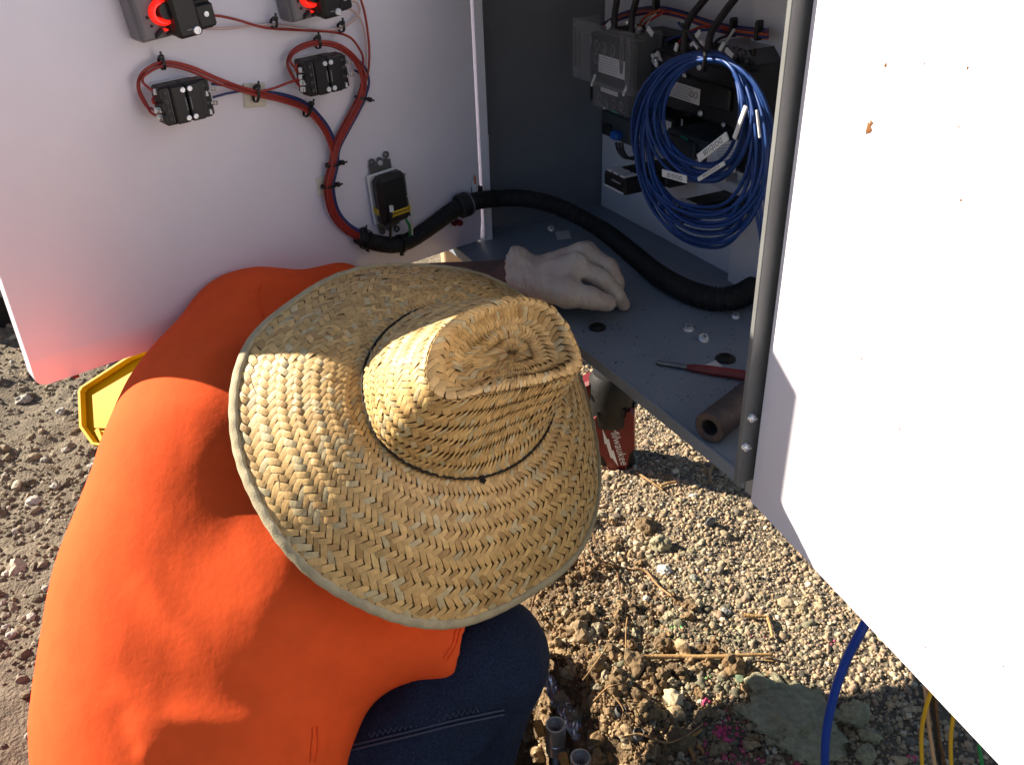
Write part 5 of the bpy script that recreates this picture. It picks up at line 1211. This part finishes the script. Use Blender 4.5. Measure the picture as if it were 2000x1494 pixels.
rock('stone', 1494, 1468, 15, S_, 'small white stone by the pink paint, left of its pair', 'stone', col=(.78, .74, .66), seed=33); rock('stone', 1513, 1466, 14, S_, 'small cream stone by the pink paint, right of its pair', 'stone', col=(.72, .66, .55), seed=34)
rock('stone', 1173, 1006, 22, S_, 'yellowish flat stone beside the hat brim', 'stone', col=(.42, .36, .24), flat=.4, seed=35); rock('stone', 1208, 1086, 15, S_, 'pale chip among the roots', 'stone', col=(.66, .62, .48), seed=36)
LSTONE = ['largest pale stone at the left edge, level with the middle of the back', 'small pale stone touching the left picture edge beside a larger one', 'white angular stone just right of the small stone at the left edge', 'pale stone close to the shirt, right of the white angular stone',
          'round pale stone on shaded ground under the open door corner', 'pale stone near the widest part of the back', 'tiny pale stone at the left edge above the packed dirt', 'pale stone by the shirt edge above the largest pale stone', 'oval white stone low on the left near the packed dirt', 'pale stone below the tray, some way left of it',
          'lone small pale stone below the largest pale stone', 'small pale stone on the packed dirt, lowest at the left', 'small pale stone on the packed dirt, upper one at the left', 'pale stone right beside the shirt under the tray', 'pale stone at the left edge above the largest pale stone', 'pale stone below and left of the tray corner',
          'pale stone left of the tray in half shade', 'pale stone just under the open door beside the tray']
for i, (u, v, s_) in enumerate(((68, 982, 26), (12, 1122, 14), (38, 1106, 18), (90, 1150, 16), (45, 785, 26), (62, 1205, 18), (12, 1226, 14), (108, 952, 18), (24, 1240, 20), (88, 900, 16), (30, 1040, 14), (66, 1466, 12), (54, 1437, 12), (180, 910, 14), (10, 930, 13), (130, 880, 14), (120, 805, 18), (200, 800, 20))):
    rock('stone', u, v, s_*1.15, S_, LSTONE[i], 'stone', 'pale stones left of the worker', col=np.array((.50, .46, .40))*random.uniform(.7, 1.15), flat=.55, seed=50+i, base=I3 if s_ > 20 else ico(2))
def strand(name, path, wpx, m, label, cat, group=None, lift=.004, n=40, taper=.6, flat=1.0, seg=7):
    P = np.array([gp(u, v, (lift if np.ndim(lift) == 0 else lift[i])) for i, (u, v) in enumerate(path)]); S = spline(P, n)
    d = ((S-CAM) @ FW).mean(); r = wpx/2*d/F_PX*np.linspace(1, taper, n)*(1+.12*np.array([vnoise(np.array([i*.4, wpx, 0.5])) for i in range(n)]))
    q = MB(); q.tube(S, r, seg); o = single(name, q, m, label, cat, group, smooth=True); return o
strand('stalk', [(1220, 1294), (1300, 1291), (1400, 1291), (1450, 1288), (1508, 1287)], 11, M['wood'], 'long straight tan stalk lying across the gravel', 'stalk', lift=.009, taper=.55)
strand('twig', [(1452, 1208), (1475, 1210), (1498, 1211)], 9, M['wood'], 'short flat piece of tan twig, upper part of the broken twig', 'twig', lift=.007); strand('twig', [(1498, 1210), (1503, 1226), (1508, 1250)], 8, M['wood'], 'short piece of tan twig pointing down from the broken twig', 'twig', lift=.006)
strand('twig', [(1244, 928), (1270, 945), (1294, 962)], 5, M['rootlt'], 'orange straight twig beside the tool', 'twig', lift=.006); strand('twig', [(1290, 955), (1305, 949), (1320, 946)], 7, M['wood'], 'pale splinter crossing the end of the orange twig', 'twig', lift=.006)
strand('twig', [(1396, 912), (1386, 925), (1388, 946)], 7, M['rootlt'], 'curved pale twig under the cabinet sill', 'twig', lift=.006); strand('twig', [(1366, 905), (1376, 918), (1379, 932)], 4, M['rootlt'], 'thin twig left of the curved pale twig', 'twig', lift=.006)
strand('root', [(1240, 1117), (1262, 1124), (1284, 1150), (1312, 1172)], 6, M['rootlt'], 'bent orange brown root above the green paint', 'root', lift=.008)
strand('root', [(1238, 1122), (1210, 1126), (1175, 1124), (1150, 1108), (1135, 1078)], 4, M['root'], 'thin dark root arching from the bent root towards the hat', 'root', lift=[.008, .02, .03, .035, .02])
strand('root', [(1128, 1085), (1140, 1120), (1145, 1140), (1160, 1128), (1190, 1105)], 4, M['root'], 'dark forked root beside the hat brim', 'root', lift=[.02, .03, .02, .02, .01])
strand('root', [(1158, 1060), (1166, 1090), (1180, 1120), (1200, 1126)], 3.5, M['root'], 'dark root hanging near the forked root', 'root', lift=.02)
strand('root', [(1205, 1124), (1209, 1150), (1214, 1172)], 4, M['root'], 'short dark root lying below the arching root', 'root', lift=.01)
strand('root', [(1048, 1172), (1040, 1200), (1036, 1220)], 5, M['root'], 'reddish root beside the knee', 'root', lift=.02)
strand('root', [(1225, 1215), (1222, 1240), (1222, 1280), (1221, 1296)], 3, M['rootlt'], 'tan root dropping to the left end of the long stalk', 'root', lift=.010)
strand('root', [(1185, 1285), (1168, 1310), (1150, 1335), (1138, 1350)], 4, M['rootlt'], 'root crossing the rounded tan clod', 'root', lift=.022)
strand('root', [(1160, 1388), (1185, 1384), (1210, 1378), (1222, 1360)], 4, M['rootlt'], 'root crossing above the grey pipe stubs', 'root', lift=[.02, .04, .04, .02])
strand('root', [(1196, 1388), (1206, 1400), (1216, 1418), (1212, 1440)], 3, M['rootlt'], 'fine root hanging over the nearer pipe stub', 'root', lift=.03)
strand('root', [(1180, 1410), (1182, 1430), (1200, 1432), (1225, 1440), (1262, 1448), (1300, 1455)], 3, M['root'], 'long fine root running right from the pipe stubs', 'root', lift=[.06, .05, .05, .04, .02, .01])
strand('root', [(1215, 1452), (1250, 1446), (1300, 1462), (1340, 1448), (1372, 1425)], 5, M['rootlt'], 'pale root below the buff rock', 'root', lift=.012); strand('root', [(1250, 1418), (1258, 1430), (1270, 1436)], 3, M['root'], 'short fine root near the farther pipe stub', 'root', lift=.02)
strand('twig', [(1340, 1462), (1352, 1478), (1356, 1494)], 10, M['block'], 'orange bark piece by the bottom edge, left of two', 'bark', lift=.006); strand('twig', [(1362, 1462), (1370, 1470), (1372, 1478)], 9, M['block'], 'orange bark piece by the bottom edge, right of two', 'bark', lift=.006)
strand('twig', [(1345, 1446), (1360, 1438), (1370, 1430)], 8, M['block'], 'pink tipped orange twig near the paint', 'twig', lift=.006)
strand('twig', [(1464, 1340), (1482, 1334), (1500, 1326)], 11, M['root'], 'brown bark chip above the large flat clod', 'bark', lift=.005, taper=.9)
strand('twig', [(1510, 1296), (1492, 1293), (1515, 1287)], 3, M['wood'], 'tiny splinter at the right end of the long stalk', 'twig', lift=.005)
p = gp(1443, 1325, .004); q = MB(); a_ = np.arange(12)*2*math.pi/12
q.add([p+np.array([math.cos(t)*.0052, math.sin(t)*.0085, .001*math.cos(2*t)]) for t in a_]+[p+Z3*.002], [(i, (i+1) % 12, 12) for i in range(12)]); q.prism([p+np.array([math.cos(t)*.0052, math.sin(t)*.0085, -.001]) for t in a_], Z3*-.0006)
single('leaf', q, M['leaf'], 'small oval grey green leaf in the gravel', 'leaf')

# ------------------------------------------------------------------ pipework in the hole
def coupling(u, v, z, opx, lab, hgt=.052):
    c = at_z(u, v, z); r = opx/2*((c-CAM) @ FW)/F_PX; t = thing('pipe_coupling', lab, 'coupling', c-Z3*hgt, 'zinc couplings standing in the hole')
    q = MB(); pr = [(r*.80, -hgt), (r, -hgt), (r, -hgt*.62), (r*.94, -hgt*.60), (r*.94, -hgt*.55), (r, -hgt*.53), (r, -.003), (r*.97, 0), (r*.83, 0), (r*.80, -.003)]
    for i in range(6): pr += [(r*.80, -.004-i*.0032), (r*.76, -.0056-i*.0032)]
    pr += [(r*.72, -.026), (r*.72, -hgt)]; q.lathe(c, Z3, pr, 32); flatsmooth(part('sleeve', q, M['steel'], t), 30)
    q = MB(); q.lathe(c, Z3, [(r*.72, -.19), (r*.72, -hgt-.0005), (r*.60, -hgt-.0005), (r*.60, -.19)], 24); part('conduit', q, M['dsteel'], t, smooth=True); return c, r
c1, r1 = coupling(1085, 1414, -.035, 40, 'shiny zinc coupling beside the knee with a wood chip at its left')
c2, r2 = coupling(1134, 1478, -.035, 42, 'shiny zinc coupling at the bottom edge with a wood chip at its left')
coupling(1050, 1334, -.10, 36, 'zinc coupling mostly hidden behind the knee')
for c, r, lab, du in ((c1, r1, 'orange wood chip behind the upper coupling', -1.55), (c2, r2, 'orange wood chip left of the lowest coupling', -1.5)):
    q = MB(); q.box(c+RT*r*du-Z3*.008, nrm(RT+Z3*.3)*.0055, np.array([.1, 1, 0])*.005, nrm(Z3-RT*.25)*.013, .0015); single('wood_chip', q, M['block'], lab, 'wood chip', 'wood chips by the couplings')
for (u, v, lab, tl) in ((1212, 1388, 'grey pipe stub poking out of the soil, upper of two', .35), (1247, 1432, 'grey pipe stub poking out of the soil, lower of two', .25)):
    c = gp(u, v, .0); c = at_z(u, v, c[2]+.004); d = ((c-CAM) @ FW)/F_PX; ax = nrm([tl*.5, -tl*.4, 1]); q = MB(); r = 11.5*d
    q.lathe(c-ax*.03, ax, [(r, 0), (r, .032), (r*.86, .034), (r*.84, .012), (.00001, .012)], 22); flatsmooth(single('pipe_stub', q, M['pvc'], lab, 'pipe stub', 'grey pipe stubs by the hole'))
nu, nv_ = 46, 11; vv = []
pa = [at_z(1064, 1306, -.035), at_z(1090, 1352, -.05), at_z(1122, 1398, -.055), at_z(1150, 1446, -.06), at_z(1172, 1486, -.07)]; SPf = spline(np.array(pa), nu); wd_ = np.interp(np.linspace(0, 1, nu), [0, .3, .6, 1], [.007, .015, .017, .012])
for i in range(nu):
    tdir = nrm(SPf[min(i+1, nu-1)]-SPf[max(i-1, 0)]); sd_ = nrm(np.cross(tdir, Z3))
    for j in range(nv_):
        a = j/(nv_-1)*2-1; z = .006*math.cos(a*2.2)+.0045*vnoise(np.array([i*.42, j*.7, 1.]))+.003*vnoise(np.array([i*1.1, j*1.3, 5.])); vv.append(SPf[i]+sd_*a*wd_[i]+Z3*z)
ff = [(i*nv_+j, (i+1)*nv_+j, (i+1)*nv_+j+1, i*nv_+j+1) for i in range(nu-1) for j in range(nv_-1)]
fo = single('plastic_film', (np.array(vv), ff), M['film'], 'crinkled dark shiny plastic film strip beside the couplings', 'plastic film'); so_ = fo.modifiers.new('thickness', 'SOLIDIFY'); so_.thickness = .0008
def hang(name, pts, wpx, m, label, cat, group=None):
    P = np.array([at_d(u, v, d) for u, v, d in pts]); S = spline(P, 50); d = ((S-CAM) @ FW); q = MB(); q.tube(S, wpx/2*d.mean()/F_PX, 10); return single(name, q, m, label, cat, group, smooth=True)
hang('tubing', [(1712, 1180, .80), (1684, 1228, .82), (1652, 1290, .86), (1628, 1360, .90), (1614, 1430, .94), (1611, 1494, .98), (1612, 1560, 1.0), (1618, 1640, 1.02)], 17.5, M['hose'], 'blue plastic tubing hanging from under the ajar door to the gravel', 'tubing')
hang('ground_wire', [(1822, 1340, .78), (1808, 1384, .80), (1800, 1430, .84), (1801, 1494, .88), (1806, 1580, .92)], 8, M['ywire'], 'yellow wire hanging left of the tan wire', 'wire', 'wires hanging below the ajar door')
hang('ground_wire', [(1804, 1310, .78), (1809, 1360, .80), (1815, 1420, .84), (1826, 1494, .88), (1840, 1580, .93)], 8, M['tanwire'], 'tan wire hanging straight beside the black wire', 'wire', 'wires hanging below the ajar door')
hang('ground_wire', [(1815, 1330, .785), (1820, 1376, .806), (1828, 1440, .85), (1837, 1494, .885), (1850, 1580, .93)], 7, M['nylon'], 'black wire hanging in the middle of the wires', 'wire', 'wires hanging below the ajar door')
hang('ground_wire', [(1824, 1340, .79), (1828, 1380, .812), (1834, 1440, .86), (1845, 1494, .895), (1860, 1580, .94)], 7, M['root'], 'brown wire hanging right of the black wire', 'wire', 'wires hanging below the ajar door')
hang('ground_wire', [(1868, 1370, .78), (1860, 1412, .80), (1857, 1450, .83), (1858, 1494, .86), (1862, 1580, .9)], 8, M['ywire'], 'yellow wire hanging alone on the right', 'wire', 'wires hanging below the ajar door')
hang('ground_wire', [(1912, 1430, .78), (1914, 1468, .80), (1918, 1494, .82), (1925, 1580, .86)], 8, M['green_wire'], 'green wire at the right bottom edge of the gravel', 'wire', 'wires hanging below the ajar door')

# ------------------------------------------------------------------ cordless tool under the sill
TB = gp(1200, 918); tf = nrm((CAM-TB)*np.array([1, 1, 0])); tx = np.cross(Z3, tf); tx = tx if tx @ RT > 0 else -tx
tool = thing('cordless_tool', 'red and black cordless power tool standing under the cabinet sill', 'power tool', TB)
tq = lambda u, v, b=0.0: on_plane(u, v, TB+tf*b, tf)
def layered(mb, px_, b0, b1, ins):
    P0 = np.array([tq(u, v, 0) for u, v in px_]); c = P0.mean(0); n = len(P0); L = []
    for (b, s) in ((b0, ins), (b0+.008, 1), (b1-.008, 1), (b1, ins)): L.append(c+(P0-c)*s+tf*b)
    f = [(k*n+i, k*n+(i+1) % n, (k+1)*n+(i+1) % n, (k+1)*n+i) for k in range(3) for i in range(n)]+[tuple(range(n))[::-1], tuple(3*n+i for i in range(n))]
    if (P0[1]-P0[0])[2]*0+np.dot(np.cross(P0[1]-P0[0], P0[2]-P0[1]), tf) < 0: f = [q_[::-1] for q_ in f]
    return mb.add(np.concatenate(L), f)
q = MB(); layered(q, [(1158, 816), (1166, 806), (1232, 801), (1240, 808), (1241, 878), (1230, 888), (1227, 912), (1220, 919), (1192, 922), (1186, 916), (1179, 896), (1160, 880)], -.062, 0, .95); hs = part('housing', q, M['tool_red'], tool)
q = MB(); layered(q, [(1163, 876), (1239, 872), (1238, 918), (1226, 929), (1180, 932), (1164, 912)], -.070, -.010, .95); part('battery', q, M['tool_bk'], tool)
ax0 = tq(1193, 812, -.034); sc_ = ((ax0-CAM) @ FW)/F_PX; r = 46*sc_
q = MB(); q.lathe(ax0, Z3, [(r*.93, -.006), (r, 0), (r, .062), (r*.95, .078), (r*.80, .090), (r*.5, .094), (r*.42, .110), (.00001, .112)], 28); flatsmooth(part('rubber_boot', q, M['tool_bk'], tool), 35)
q = MB(); layered(q, [(1166, 802), (1224, 797), (1222, 812), (1205, 818), (1172, 822)], -.004, .0035, .9); part('grip_patch', q, M['tool_bk'], tool)
q = MB(); layered(q, [(1136, 762), (1150, 756), (1158, 800), (1166, 868), (1152, 866), (1144, 820)], -.060, -.015, .92); sd_p = part('handle', q, M['tool_red'], tool)
q = MB(); q.lathe(tq(1134, 763, -.014), tf, [(.0052, 0), (.0048, .004), (.00001, .006)], 14); part('work_lamp', q, M['steel'], tool)
q = MB(); p = tq(1239, 790, -.02); q.lathe(p, tx, [(.006, 0), (.006, .004), (.0035, .006)], 12); part('screw', q, M['dsteel'], tool)
a_, b_ = tq(1190, 836, .0006), tq(1213, 909, .0006); xd = nrm(b_-a_); yd = nrm(np.cross(tf, xd)); t = MB(); text_mb(t, 'Milwaukee', a_, xd, yd, .0150, .0004, shear=.25, fit=np.linalg.norm(b_-a_)); part('lettering', t, M['ivory'], hs)
bolt = [(1176, 836), (1186, 858), (1189, 857), (1195, 880), (1198, 879), (1208, 911), (1195, 893), (1193, 895), (1184, 866), (1181, 867)]
q = MB(); q.prism([tq(u, v, .0004) for u, v in bolt], tf*.0005); part('lightning_mark', q, M['ivory'], hs)

# ------------------------------------------------------------------ things on the left
tp0 = gp(192, 874, .004); tn = nrm([-.42, -.50, .72]); ty = lambda u, v, b=0.0: on_plane(u, v, tp0+tn*b, tn)
tray = thing('tray', 'bright yellow plastic tray with raised rim leaning behind the worker', 'tray', tp0)
outer = [(163, 768), (168, 760), (258, 702), (300, 684), (420, 690), (470, 790), (400, 884), (225, 876), (190, 872), (166, 838)]
P0 = np.array([ty(u, v) for u, v in outer]); c = P0.mean(0); n = len(P0)
L = [c+(P0-c)*s+tn*b for (s, b) in ((1.0, -.004), (1.0, .014), (.955, .014), (.935, .004))]
q = MB(); f = [(k*n+i, k*n+(i+1) % n, (k+1)*n+(i+1) % n, (k+1)*n+i) for k in range(3) for i in range(n)]
q.add(np.concatenate(L), f+[tuple(range(n))]); part('rim', q, M['tray'], tray)
q = MB(); inner = np.array([ty(u, v, .004) for u, v in ((180, 772), (190, 766), (262, 724), (310, 696), (420, 700), (455, 790), (395, 846), (184, 835))]); q.prism(inner, -tn*.004); part('base', q, M['tray'], tray)
q = MB(); q.prism([ty(u, v, .004) for u, v in ((184, 840), (395, 852), (392, 874), (226, 868), (196, 864))], -tn*.003); part('lower_face', q, M['tray'], tray)
q = MB(); a_, b_ = ty(196, 842, .007), ty(206, 868, .007); q.box((a_+b_)/2, (b_-a_)/2, tn*.004, nrm(np.cross(tn, b_-a_))*.0012); part('rib', q, M['tray'], tray)
bb = gp(-35, 652); binr = thing('bin', 'black plastic bin standing in shade behind the open door', 'bin', bb)
q = MB(); n = 28; q.lathe(bb+np.array([-.02, .16, 0]), Z3, [(.15, 0), (.165, .04), (.19, .42), (.20, .42), (.20, .445), (.185, .445), (.145, .06), (.00001, .06)], n); flatsmooth(part('body', q, M['casem'], binr))
q = MB(); q.box(bb+np.array([.10, .0, .16]), np.array([.02, .01, 0]), np.array([.006, -.012, 0]), Z3*.06, .003); part('latch', q, M['dgrey'], binr)
q = MB(); q.box(bb+np.array([.03, -.03, .18]), np.array([.03, -.004, 0]), np.array([.003, .018, 0]), Z3*.07, .004); part('clasp', q, M['dred'], binr)
wp = at_d(885, 508, 1.95); wp = at_z(885, 512, 0.20); q = MB(); q.box(wp*np.array([1, 1, 0])+Z3*.16, np.array([.022, .006, 0]), np.array([-.006, .022, 0]), Z3*.22, .003); single('wood_stake', q, mat('bleached_wood', (.52, .36, .22), .75, col2=(.38, .25, .15), vscale=60), 'bleached wooden stake behind the cabinet corner', 'stake')
